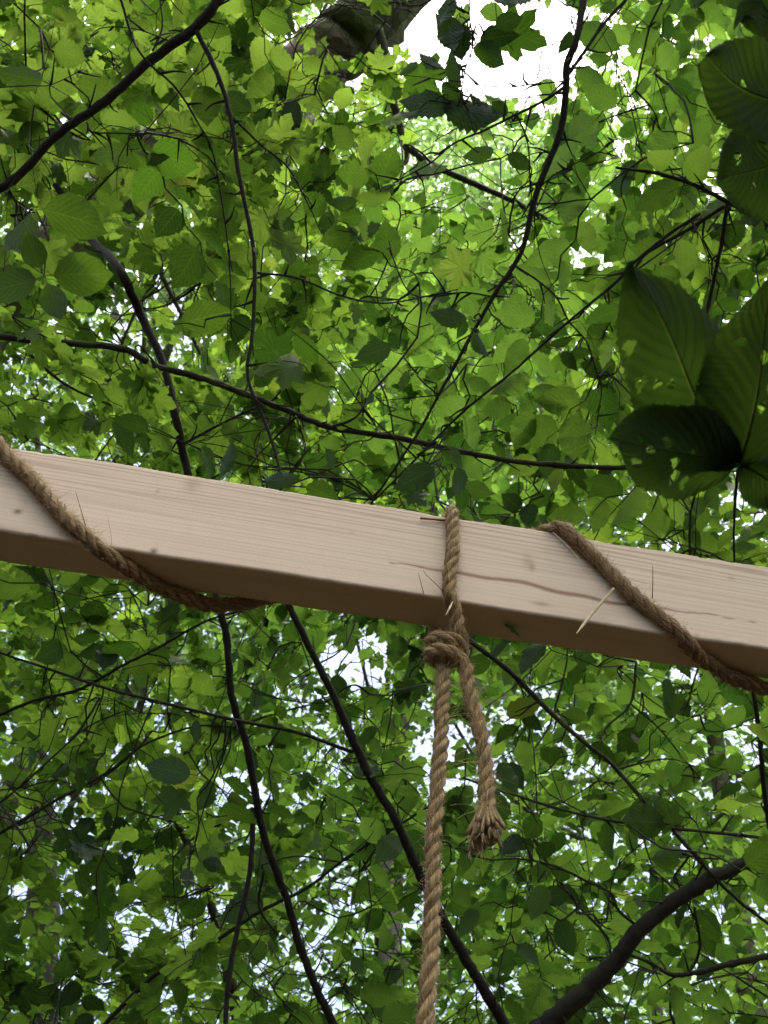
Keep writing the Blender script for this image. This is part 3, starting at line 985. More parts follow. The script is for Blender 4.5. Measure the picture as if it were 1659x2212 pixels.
TREES = [
    Tree("maple_tree", "leafy maple with a dark slanting branch crossing the upper left corner", [(150, 150), (420, 250), (250, 420), (560, 420), (620, 150)],
         [("maple", .72), ("hazel", .28)], M_maple, (.064, .098), root=(-2.1, 1.1),
         trunk=[(-140, 500, 1.660, 34), (-30, 428, 1.620, 24), (50, 370, 1.620, 23), (120, 293, 1.620, 23), (215, 228, 1.620, 25), (330, 127, 1.620, 26), (420, 60, 1.620, 28), (480, -10, 1.620, 26), (600, -200, 1.660, 24)],
         branches=[along([(422, 62), (470, 160), (500, 260), (515, 370), (545, 520), (550, 600), (545, 720), (535, 815), (568, 900), (598, 990), (607, 1060)], 1.620, 1.417, 14, 7),
                   along([(490, 240), (560, 310), (620, 360), (660, 430), (695, 505)], 1.596, 1.620, 7, 3),
                   along([(255, -20), (300, 110), (380, 190), (430, 270), (458, 325), (478, 430), (495, 560), (500, 730)], 1.499, 1.539, 7, 3),
                   along([(555, 590), (640, 600), (740, 640), (830, 655), (920, 640), (990, 625)], 1.539, 1.701, 7, 3),
                   along([(188, 265), (200, 285), (260, 288), (340, 290), (405, 303)], 1.620, 1.580, 6, 2),
                   along([(20, 412), (35, 440), (34, 468)], 1.620, 1.620, 9, 4),
                   along([(330, 110), (350, 60), (345, 0), (330, -60)], 1.620, 1.660, 6, 3),
                   along([(365, 88), (290, 62), (215, 62), (180, 105)], 1.620, 1.539, 4, 2),
                   along([(-20, 190), (60, 185), (110, 183), (180, 150)], 1.458, 1.499, 4, 2)],
         placed=[("beech", (70, 450), (248, 482), 1.55, .4), ("beech", (72, 452), (20, 560), 1.55, .3), ("hornbeam", (375, 702), (512, 668), 1.6, .3), ("beech", (95, 595), (255, 590), 1.5, .3), ("beech", (90, 590), (55, 500), 1.52, .3),
                 ("beech", (95, 598), (-40, 640), 1.5, .3), ("beech", (98, 600), (135, 700), 1.55, -.3), ("hornbeam", (300, 320), (190, 350), 1.7, .2), ("hornbeam", (285, 330), (372, 350), 1.7, -.3),
                 ("hornbeam", (105, 175), (-10, 165), 1.65, .2), ("beech", (395, 30), (500, 75), 1.75, .2), ("maple", (520, 420), (450, 470), 1.8, .1)]),
    Tree("hornbeam_tree", "hornbeam with a bare dark branch hanging from the bright sky gap", [(1300, 250), (1050, 620), (1200, 480), (850, 520), (880, 800), (1000, 900)],
         [("hornbeam", .6), ("maple", .15), ("hazel", .25)], M_horn, (.060, .090), root=(1.9, 1.0),
         trunk=[(1420, -420, 1.848, 40), (1300, -180, 1.771, 26), (1265, -30, 1.732, 20), (1248, 75, 1.694, 19), (1225, 140, 1.694, 19), (1222, 200, 1.694, 19), (1212, 280, 1.694, 18), (1185, 350, 1.694, 17), (1155, 430, 1.694, 16), (1126, 545, 1.694, 13), (1075, 625, 1.694, 11), (1010, 740, 1.694, 10), (955, 840, 1.694, 8), (900, 940, 1.694, 7), (820, 1060, 1.694, 6), (760, 1150, 1.694, 4)],
         branches=[along([(1018, -60), (1014, 30), (1022, 95), (1005, 150), (1000, 215), (1040, 285)], 1.72, 1.7, 4, 3),
                   along([(1222, 185), (1180, 215), (1120, 245), (1045, 282), (980, 310), (930, 352), (850, 395)], 1.694, 1.617, 9, 3),
                   along([(1222, 170), (1260, 115), (1310, 45), (1370, -20), (1420, -80)], 1.694, 1.771, 10, 8),
                   along([(1215, 176), (1150, 182), (1080, 188), (960, 172), (850, 160)], 1.694, 1.540, 4, 2),
                   along([(1118, 250), (1140, 310), (1145, 390), (1150, 440)], 1.694, 1.732, 5, 3),
                   along([(1513, 461), (1440, 510), (1366, 571), (1326, 614), (1229, 694), (1106, 804), (1000, 890), (900, 990), (810, 1080)], 1.463, 1.540, 10, 5),
                   along([(1113, 575), (1160, 605), (1203, 644), (1229, 694), (1266, 737), (1286, 794), (1299, 838), (1293, 891), (1286, 938)], 1.655, 1.617, 6, 3),
                   along([(1060, 640), (1000, 632), (940, 640), (885, 632), (850, 560), (840, 520)], 1.694, 1.771, 5, 3),
                   along([(1195, 330), (1160, 330), (1130, 340)], 1.694, 1.694, 4, 2),
                   along([(1170, 400), (1210, 370), (1290, 330), (1330, 300)], 1.694, 1.617, 4, 2)],
         placed=[("hornbeam", (630, 715), (690, 785), 1.55, .5), ("hornbeam", (1020, 712), (1046, 770), 1.6, -.6), ("hornbeam", (855, 744), (765, 778), 1.7, .2), ("hornbeam", (1020, 690), (924, 684), 1.7, .2),
                 ("hornbeam", (880, 795), (868, 848), 1.6, .8), ("hornbeam", (800, 845), (795, 885), 1.6, .8), ("hornbeam", (945, 970), (1012, 1000), 1.5, .5), ("hornbeam", (985, 1000), (1000, 1075), 1.45, .5), ("hornbeam", (950, 1005), (850, 1060), 1.45, .4),
                 ("hornbeam", (700, 965), (728, 1015), 1.55, .7), ("hornbeam", (500, 945), (488, 1040), 1.4, .8), ("hornbeam", (430, 955), (470, 1035), 1.45, .9), ("hornbeam", (560, 1040), (650, 1035), 1.4, -.5), ("hornbeam", (650, 1050), (740, 1070), 1.4, .6),
                 ("hornbeam", (235, 900), (300, 985), 1.55, .5), ("hornbeam", (330, 930), (250, 900), 1.5, -.5), ("hornbeam", (990, 230), (860, 225), 1.7, .3), ("hornbeam", (940, 215), (1090, 270), 1.7, -.3), ("hornbeam", (1000, 200), (960, 110), 1.7, .5),
                 ("hornbeam", (1020, 95), (930, 60), 1.75, .7), ("hornbeam", (1025, 95), (1120, 60), 1.75, .7), ("hornbeam", (1010, 100), (1105, 130), 1.75, .6), ("hornbeam", (960, 20), (985, 120), 1.7, .2), ("hornbeam", (1235, 60), (1215, 120), 1.9, .4), ("hornbeam", (975, -20), (958, 62), 1.7, .4), ("hornbeam", (985, 40), (1002, 135), 1.7, .5), ("hornbeam", (960, 150), (903, 122), 1.7, .6), ("hornbeam", (905, 128), (868, 166), 1.7, .5), ("hornbeam", (1165, -15), (1060, 8), 1.7, .6), ("hornbeam", (1062, 58), (1132, 34), 1.7, .8),
                 ("hornbeam", (950, 170), (1002, 236), 1.7, .4), ("hornbeam", (1085, 242), (1008, 224), 1.7, .5), ("hornbeam", (906, 236), (858, 262), 1.7, .5), ("hornbeam", (1100, 255), (1060, 215), 1.7, -.5), ("hornbeam", (1075, 320), (1000, 345), 1.8, .3), ("hornbeam", (1090, 330), (1150, 365), 1.8, .3)]),
    Tree("old_tree", "old leaning tree, its thick mossy trunk showing at the top beside the sky gap", [(700, 330), (330, 640), (120, 760), (600, 700), (650, 930), (300, 880), (720, 560)],
         [("maple", .65), ("hazel", .35)], M_hazel, (.058, .088), root=(-3.6, 2.2), tmat=M_old, bmat=M_branch,
         trunk=[(-380, 1080, 4.0, 175), (-60, 730, 4.2, 160), (90, 570, 4.4, 155), (230, 440, 4.6, 155), (380, 325, 4.8, 160), (560, 220, 5.0, 165), (700, 125, 5.2, 172), (800, 25, 5.3, 180), (890, -90, 5.4, 180), (1010, -300, 5.6, 180)],
         branches=[along([(815, 60), (845, 160), (850, 215), (872, 295), (905, 338), (960, 368), (1050, 408), (1130, 445), (1190, 480)], 5.0, 4.6, 26, 13),
                   along([(872, 300), (880, 340), (868, 360)], 4.9, 4.8, 20, 10),
                   along([(-40, 722), (100, 738), (260, 752), (330, 788), (430, 815), (540, 855), (640, 895), (720, 925), (860, 946), (980, 972), (1110, 996), (1230, 1006), (1345, 1010), (1450, 1000)], 1.85, 1.72, 20, 13),
                   along([(350, 520), (345, 580), (380, 655), (420, 735), (448, 800)], 4.6, 4.3, 16, 10),
                   along([(345, 582), (310, 640), (272, 720), (250, 780)], 4.6, 4.3, 11, 7),
                   along([(640, 900), (590, 950), (555, 985)], 1.75, 1.8, 8, 3),
                   along([(720, 922), (770, 900), (800, 850)], 1.75, 1.75, 9, 4)]),
    Tree("hornbeam_sapling", "hornbeam sapling close by whose big dark leaves full of holes hang at the right edge", [(1500, 520), (1560, 850), (1380, 800), (1450, 1080)],
         [("hornbeam", .5), ("hazel", .5)], M_hazel, (.060, .090), root=(1.6, .9),
         trunk=[(1950, 700, 1.7, 40), (1760, 520, 1.7, 24), (1659, 470, 1.7, 15), (1580, 440, 1.7, 12), (1500, 400, 1.7, 11), (1420, 375, 1.7, 9), (1330, 362, 1.7, 6)],
         branches=[along([(1590, 400), (1572, 440), (1560, 520), (1545, 590), (1530, 660), (1500, 760)], 1.75, 1.8, 13, 9),
                   along([(1590, 402), (1610, 415), (1625, 445), (1659, 490)], 1.75, 1.7, 8, 4),
                   along([(1565, 445), (1480, 500), (1400, 545), (1365, 590)], 1.72, 1.8, 11, 6),
                   along([(1760, 1120), (1690, 1085), (1650, 1052), (1620, 1030), (1597, 1003)], .62, .56, 16, 10),
                   along([(1800, 300), (1730, 305), (1659, 310), (1600, 308), (1560, 300)], .66, .62, 12, 6),
                   along([(1597, 1003), (1590, 1060), (1585, 1160), (1590, 1260)], 1.6, 1.7, 9, 5)]),
    Tree("hazel_bush", "hazel whose dark stem slants up from the bottom edge behind the hanging rope", [(620, 1450), (760, 1800), (900, 2050), (640, 2100), (830, 1500)],
         [("hornbeam", .45), ("hazel", .35), ("maple", .2)], M_horn, (.056, .084), root=None,
         trunk=[(1120, 2300, 1.716, 34), (1090, 2215, 1.716, 31), (1055, 2155, 1.716, 30), (1010, 2080, 1.716, 29), (960, 1990, 1.716, 27), (922, 1920, 1.716, 26), (890, 1850, 1.716, 26), (850, 1762, 1.716, 24), (800, 1680, 1.716, 24), (760, 1592, 1.716, 23), (712, 1485, 1.716, 20), (670, 1400, 1.716, 19), (630, 1320, 1.716, 17), (590, 1220, 1.716, 14)],
         branches=[along([(762, 1625), (640, 1582), (520, 1558), (400, 1530), (240, 1490), (120, 1450), (0, 1410), (-100, 1370)], 1.716, 1.628, 10, 6),
                   along([(200, 2240), (330, 2110), (440, 2050), (560, 1970), (660, 1920), (740, 1860), (850, 1790), (930, 1740)], 1.848, 1.936, 13, 6),
                   along([(735, 1862), (640, 1850), (560, 1870)], 1.936, 1.936, 5, 3),
                   along([(800, 1500), (760, 1480), (700, 1520)], 2.288, 2.288, 6, 4)],
         placed=[("hornbeam", (425, 1675), (310, 1655), 1.7, .6), ("hornbeam", (460, 1680), (435, 1750), 1.7, .7), ("hornbeam", (475, 1680), (555, 1720), 1.65, .6), ("hornbeam", (470, 1735), (560, 1775), 1.65, .6), ("hornbeam", (565, 1750), (645, 1755), 1.7, .5),
                 ("hornbeam", (420, 1550), (428, 1605), 1.7, .5), ("hornbeam", (215, 1985), (228, 2062), 1.6, .4), ("hornbeam", (405, 1870), (405, 1920), 1.7, .7), ("hornbeam", (430, 1860), (490, 1870), 1.7, -.6), ("hornbeam", (165, 1650), (180, 1715), 1.7, .7), ("hornbeam", (150, 1650), (130, 1680), 1.7, .7),
                 ("hornbeam", (360, 2110), (410, 2170), 1.6, .6), ("hornbeam", (60, 1605), (75, 1675), 1.7, .8)]),
    Tree("hazel_sapling", "slim sapling climbing left of the hanging rope and passing behind the beam", [(150, 1400), (330, 1600), (120, 2050), (420, 1900), (300, 2150)],
         [("maple", .4), ("hazel", .4), ("hornbeam", .2)], M_hazel, (.058, .088), root=None,
         trunk=[(745, 2320, 1.794, 26), (720, 2215, 1.794, 23), (690, 2150, 1.794, 22), (650, 2050, 1.794, 22), (625, 1960, 1.794, 21), (600, 1890, 1.794, 21), (566, 1790, 1.794, 21), (550, 1700, 1.794, 21), (530, 1600, 1.794, 20), (500, 1500, 1.794, 20), (490, 1380, 1.794, 20), (470, 1300, 1.794, 20), (430, 1120, 1.833, 21), (400, 1000, 1.872, 22), (380, 900, 1.872, 22), (352, 785, 1.911, 22), (305, 680, 1.950, 23), (250, 570, 1.950, 26), (200, 520, 2.574, 24), (120, 400, 2.652, 18)],
         branches=[along([(548, 1745), (540, 1880), (515, 2000), (495, 2110), (485, 2230)], 1.794, 1.638, 14, 13),
                   along([(-60, 1570), (70, 1515), (170, 1490), (260, 1440), (340, 1400), (450, 1340), (560, 1310)], 1.950, 1.794, 10, 6),
                   along([(0, 1735), (60, 1685), (120, 1630), (190, 1570), (270, 1535)], 1.872, 1.950, 6, 4),
                   along([(0, 1800), (120, 1730), (230, 1670), (310, 1610), (420, 1570), (510, 1570)], 2.184, 2.340, 9, 5),
                   along([(570, 1880), (560, 1960), (600, 2020)], 1.794, 1.794, 8, 5),
                   along([(395, 960), (450, 930), (530, 890), (600, 860)], 1.872, 1.950, 9, 5),
                   along([(60, 760), (140, 830), (250, 880)], 2.340, 2.340, 9, 6)]),
    Tree("beech_tree", "beech with a thick grey limb slanting up through the lower right corner", [(1200, 1500), (1400, 1700), (1250, 1950), (1500, 2050), (1600, 1500), (1100, 1750)],
         [("beech", .8), ("hazel", .2)], M_beech, (.058, .088), root=(.12, 1.6), bmat=M_branch,
         trunk=[(1060, 2330, 1.674, 62), (1150, 2240, 1.674, 58), (1181, 2212, 1.674, 56), (1256, 2150, 1.674, 52), (1331, 2072, 1.674, 46), (1383, 2005, 1.674, 43), (1462, 1945, 1.674, 42), (1537, 1896, 1.674, 38), (1601, 1868, 1.674, 33), (1700, 1810, 1.674, 30), (1800, 1740, 1.674, 26)],
         branches=[along([(1375, 2000), (1335, 1965), (1320, 1930), (1270, 1905), (1196, 1870), (1120, 1855), (1050, 1856), (990, 1830)], 1.674, 1.674, 9, 4),
                   along([(1700, 2055), (1659, 2065), (1580, 2082), (1507, 2100), (1450, 2105), (1405, 2080), (1350, 2058)], 1.767, 1.767, 20, 8),
                   along([(1155, 1814), (1196, 1885), (1249, 1956), (1316, 2035), (1310, 2120)], 2.232, 2.139, 9, 6),
                   along([(1000, 1680), (1106, 1716), (1245, 1757), (1395, 1784), (1540, 1798), (1659, 1812), (1760, 1830)], 1.581, 1.628, 6, 10),
                   along([(900, 1270), (960, 1330), (1010, 1380), (1100, 1450), (1190, 1540), (1270, 1610), (1320, 1650), (1400, 1740), (1450, 1790), (1530, 1880), (1600, 1950), (1680, 2010)], 1.628, 1.674, 16, 8),
                   along([(1340, 1660), (1400, 1645), (1450, 1640), (1500, 1655)], 1.906, 1.953, 6, 3),
                   along([(1375, 1430), (1362, 1520), (1315, 1565), (1295, 1595)], 2.139, 2.046, 7, 5),
                   along([(1362, 1520), (1420, 1570), (1470, 1630), (1520, 1690)], 2.139, 2.139, 5, 3),
                   along([(1625, 1480), (1640, 1580), (1650, 1700), (1665, 1800)], 2.418, 2.418, 13, 15),
                   along([(1310, 1990), (1330, 1880), (1400, 1810)], 1.953, 1.953, 5, 3),
                   along([(1500, 1960), (1510, 2060), (1450, 2160), (1460, 2230)], 2.000, 2.046, 9, 6)],
         placed=[("beech", (1010, 1610), (985, 1660), 1.75, .8), ("beech", (1440, 1560), (1470, 1490), 1.8, .3), ("maple", (1460, 1790), (1420, 1730), 1.6, .2), ("hazel", (1450, 1780), (1330, 1770), 1.6, .2), ("beech", (1480, 1860), (1400, 1860), 1.7, .2),
                 ("hazel", (1600, 1880), (1700, 1800), 1.2, .3), ("beech", (1180, 1900), (1150, 1990), 1.6, .4), ("beech", (1090, 1560), (1170, 1500), 1.7, .3)]),
    Tree("locust_tree", "locust with feathery bright green fronds of many small leaflets", [(330, 1700), (640, 860), (780, 1530), (700, 1450)],
         [("locust", 1.0)], M_locust, (.20, .28), root=None, bmat=M_branch,
         trunk=[(560, 2500, 4.8, 60), (520, 2230, 4.8, 40), (470, 2000, 4.8, 26), (420, 1850, 4.8, 22), (380, 1750, 4.8, 16), (450, 1600, 4.8, 14), (560, 1400, 4.8, 13), (620, 1100, 4.8, 12), (640, 900, 4.8, 8)],
         branches=[along([(455, 1590), (600, 1540), (720, 1510), (800, 1480)], 4.8, 4.7, 8, 4)]),
]
OWN = {t.name: t for t in TREES}

# where the sprays of leaves stand: jittered grid in three depth layers, each spray owned by the nearest tree
LAYERS = [(1.75, 2.6, 140, .75), (2.6, 3.7, 78, .92), (3.7, 5.4, 62, .95), (5.4, 7.6, 54, .95)]
seeds, owner = [], []
for ti, t in enumerate(TREES[:-1]):
    for s in t.seeds:
        seeds.append(s); owner.append(ti)
seeds, owner = np.array(seeds, float), np.array(owner)
for li, (d0, d1, sp, keep) in enumerate(LAYERS):
    mx, my = ((330, 380), (300, 350), (240, 280), (140, 160))[li]
    for yy in np.arange(-my, VH + my, sp):
        for xx in np.arange(-mx, VW + mx, sp):
            if rng.random() > keep:
                continue
            x, y = xx + rng.uniform(-.6, .6) * sp, yy + rng.uniform(-.6, .6) * sp
            d = rng.uniform(d0, d1)
            o = owner[np.argmin(((seeds - (x + rng.normal(0, 50), y + rng.normal(0, 50))) ** 2).sum(1))]
            TREES[o].sprays.append((px(x, y, d), li))
for (cx, cy, r_, k) in ((320, 1700, 70, 9), (650, 850, 70, 8), (780, 1500, 90, 11), (700, 1440, 60, 5), (240, 1500, 60, 3)):
    for _ in range(k):
        OWN["locust_tree"].sprays.append((px(cx + rng.normal(0, r_ * .6), cy + rng.normal(0, r_ * .6), rng.uniform(4.4, 5.2)), 1))

OVER_PER = 50
BIAS = np.array([0.0, 0.22, 0.0])
UPW = np.array([0, 0, 1.0])


def add_leaf(t, sp, base, dirv, nrm, size, low, tint=None):
    x = unit(dirv)
    z = nrm - x * (nrm @ x)
    z = unit(z)
    y = np.cross(z, x)
    lib = (LOW if low else SHAPES)[sp]
    t.leaves.append((sp, int(rng.integers(len(lib))), low, base, np.column_stack([x, y, z]), size, rng.random() if tint is None else tint))


def grow(t):
    root_pts = []
    segs = []
    if t.trunk is not None:
        segs.append(path(t.trunk))
    for b in t.branches:
        segs.append(path(b))
    t.segs = segs
    for P_, R_ in segs:
        for i in range(2, len(P_) - 1, 3):
            if rng.random() < .6 and R_[i] < .03:
                d_ = unit(unit(P_[i + 1] - P_[i]) * .8 + rng.normal(0, .8, 3))
                l_ = rng.uniform(.012, .045)
                t.twigs.append((np.array([P_[i], P_[i] + d_ * (R_[i] + l_ * .5), P_[i] + d_ * (R_[i] + l_) + rng.normal(0, .003, 3)]), np.array([.0022, .0014, .0008])))
    nodes = np.vstack([s[0] for s in segs])
    use = np.zeros(len(nodes))
    S = t.sprays
    if not S:
        return
    C = np.array([s[0] for s in S])
    d0 = np.array([np.min(((nodes - c) ** 2).sum(1)) if s_[1] < 3 else 1e6 for c, s_ in zip(C, S)])
    mid_ = nodes.mean(0)
    for i in np.argsort(d0):
        c, li = S[i]
        if li == 3:
            nb = c + unit(mid_ - c) * .35
        else:
            q = ((nodes - c) ** 2).sum(1)
            pick = int(np.argmin(q * (1 + .9 * use) + .004 * use))
            nb = nodes[pick]
        size = rng.uniform(*t.size)
        sps = rng.choice(len(t.species), p=np.array([w for _, w in t.species]))
        sp = t.species[sps][0]
        v = c - nb
        v[2] *= .4
        a = unit(unit(v) + rng.normal(0, .55, 3) * np.array([1, 1, .35]))
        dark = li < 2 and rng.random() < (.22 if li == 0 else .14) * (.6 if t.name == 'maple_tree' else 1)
        nl = int(rng.integers(5, 9)) if sp != "locust" else 2
        L = nl * size * .42
        nrm = unit(UPW + BIAS + rng.normal(0, .26, 3))
        a = unit(a - nrm * (a @ nrm))
        b = np.cross(nrm, a)
        base = c - a * L * .5
        # connecting twig with small kinks
        dist = np.linalg.norm(base - nb)
        k = max(2, min(9, int(dist / .09)))
        tt = np.linspace(0, 1, k + 1)[:, None]
        sag = unit(rng.normal(size=3)) * dist * .12
        tw = nb * (1 - tt) + base * tt + sag * (tt * (1 - tt) * 4) + np.where((tt > 0) & (tt < 1), rng.normal(0, .010, (k + 1, 3)), 0)
        zig = np.array([base + a * L * j / nl + b * (.006 * (1 if j % 2 else -1)) - UPW * .03 * (j / nl) ** 2 for j in range(1, nl + 1)])
        full = np.vstack([tw, zig])
        r0 = rng.uniform(.0014, .0024) * (1.25 if li else 1.0)
        kept = 0
        low = li >= 2
        for j in range(nl):
            p = zig[j]
            last = j == nl - 1
            s = 1 if j % 2 else -1
            dv = a if last else a * .62 + b * s * .8
            dv = dv + rng.normal(0, .2, 3) - UPW * .12
            nn = unit(nrm + rng.normal(0, .30, 3))
            if rng.random() < .10:
                dv = dv - UPW * rng.uniform(.8, 2.0)
                nn = unit(rng.normal(size=3) * .7 - FWD * .5 + UPW * .3)
            sz = size * rng.uniform(.72, 1.12) * (0.8 if sp == "maple" else 1.0)
            cx_, cy_, _ = proj(p + unit(dv) * sz * .6)
            if rng.random() < gap(cx_, cy_, 0)[0]:
                continue
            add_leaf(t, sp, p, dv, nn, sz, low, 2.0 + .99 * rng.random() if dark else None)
            kept += 1
        if kept >= 2:
            t.twigs.append((full, np.linspace(r0, .0007, len(full))))
            if li < 3:
                nodes = np.vstack([nodes, tw[1:]])
                use[pick] += 1
                use = np.concatenate([use, np.zeros(len(tw) - 1)])
                for _ in range(2 if li < 2 else 0):         # bare hair-thin side shoots
                    k0 = tw[int(rng.integers(0, len(tw)))]
                    dv = unit(a * .6 + rng.normal(0, .7, 3)) * rng.uniform(.06, .22)
                    m_ = k0 + dv * .5 + rng.normal(0, .012, 3)
                    t.twigs.append((np.array([k0, m_, k0 + dv]), np.array([.0010, .0008, .0004])))
    for (sp, b0, b1, d, tilt) in t.placed:
        A, Bq = px(*b0, d), px(*b1, d + rng.uniform(-.03, .03))
        dv = Bq - A
        sz = np.linalg.norm(dv) / (1 + PET)
        side = unit(np.cross(dv, FWD))
        nn = unit(np.cross(side, unit(dv)))
        if nn @ UPW < 0:
            nn = -nn
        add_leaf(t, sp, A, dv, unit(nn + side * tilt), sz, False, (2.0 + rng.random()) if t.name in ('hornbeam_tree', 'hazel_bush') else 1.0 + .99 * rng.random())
        nb = nodes[np.argmin(((nodes - A) ** 2).sum(1))]
        k = 5
        tt = np.linspace(0, 1, k + 1)[:, None]
        t.twigs.append((nb * (1 - tt) + A * tt + np.where((tt > 0) & (tt < 1), rng.normal(0, .008, (k + 1, 3)), 0), np.linspace(.0016, .0008, k + 1)))


for t in TREES:
    grow(t)

# unseen leaf clumps added above the frame and behind the viewer, for shade
OVER = {"maple_tree": (-6.5, -3.0), "hornbeam_sapling": (1.6, 5.5)}
over = {}
for nm, (xa, xb) in OVER.items():
    g = np.random.default_rng(len(nm))
    ncl = 110
    c = np.column_stack([g.uniform(xa, xb, ncl), g.uniform(-7.0, .9, ncl), g.uniform(5.0, 8.5, ncl)])
    c = c[(c[:, 1] < .25 * (c[:, 2] - 1.55) - .6)]
    if nm == 'hornbeam_sapling':
        c = np.vstack([c, np.column_stack([g.uniform(.6, 1.6, 30), g.uniform(-.7, .12, 30), g.uniform(4.5, 6.5, 30)])])  # more added clumps, set to shade the big near leaves
    N_ = len(c) * OVER_PER
    p = c[np.repeat(np.arange(len(c)), OVER_PER)] + g.normal(0, 1, (N_, 3)) * np.array([.5, .5, .22])
    z = np.array([0, 0, 1.0]) + g.normal(0, .35, (N_, 3))
    z /= np.linalg.norm(z, axis=1, keepdims=True)
    a = g.normal(size=(N_, 3))
    a -= z * (a * z).sum(1, keepdims=True)
    a /= np.linalg.norm(a, axis=1, keepdims=True)
    A = np.stack([a, np.cross(z, a), z], 2) * g.uniform(.10, .17, N_)[:, None, None]
    Vt, Tt, ut = TINY[0]
    over[nm] = ((np.einsum('nij,vj->nvi', A, Vt) + p[:, None, :]).reshape(-1, 3), (Tt[None] + (np.arange(N_) * 4)[:, None, None]).reshape(-1, 3), np.tile(ut, (N_, 1)), np.repeat(g.random(N_), 4))
    t = OWN[nm]
    tp = t.segs[0][0][-1] if nm == "maple_tree" else t.segs[0][0][0]
    for k in range(7):
        e = c[g.integers(len(c))]
        t.over = getattr(t, "over", []) + [(spline(np.array([tp, (tp + e) / 2 + np.array([0, 0, .9]), e]), 6), np.linspace(.02, .006, 13))]

# which leaves show largest: coarse depth buffer over all leaves
CELL = 9.0
zb = np.full((int(VH / CELL) + 1, int(VW / CELL) + 1), 1e9)
zo = np.full(zb.shape, -1, int)
flat = []
for ti, t in enumerate(TREES):
    for k, lf in enumerate(t.leaves):
        c = lf[3] + lf[4][:, 0] * lf[5] * .6
        X, Y, D = proj(c)
        if -60 < X[0] < VW + 60 and -60 < Y[0] < VH + 60:
            rad = lf[5] * .33 * FPX / D[0] * (abs(lf[4][:, 2] @ unit(c - CAM)) ** .5)
            flat.append((ti, k, X[0], Y[0], D[0], rad))
for fi, (ti, k, x, y, d, r_) in enumerate(flat):
    j0, j1 = int(max(0, (x - r_) / CELL)), int(min(zb.shape[1] - 1, (x + r_) / CELL))
    i0, i1 = int(max(0, (y - r_) / CELL)), int(min(zb.shape[0] - 1, (y + r_) / CELL))
    if j1 < j0 or i1 < i0:
        continue
    sub = zb[i0:i1 + 1, j0:j1 + 1]
    m = sub > d
    sub[m] = d
    zo[i0:i1 + 1, j0:j1 + 1][m] = fi
seen = np.bincount(zo[zo >= 0], minlength=len(flat))
best = {ti: set() for ti in range(len(TREES))}
order = np.argsort(-seen)
LIMIT = 290
for fi in order:
    if seen[fi] < 4:
        break
    ti, k = flat[fi][:2]
    if len(best[ti]) < LIMIT:
        best[ti].add(k)

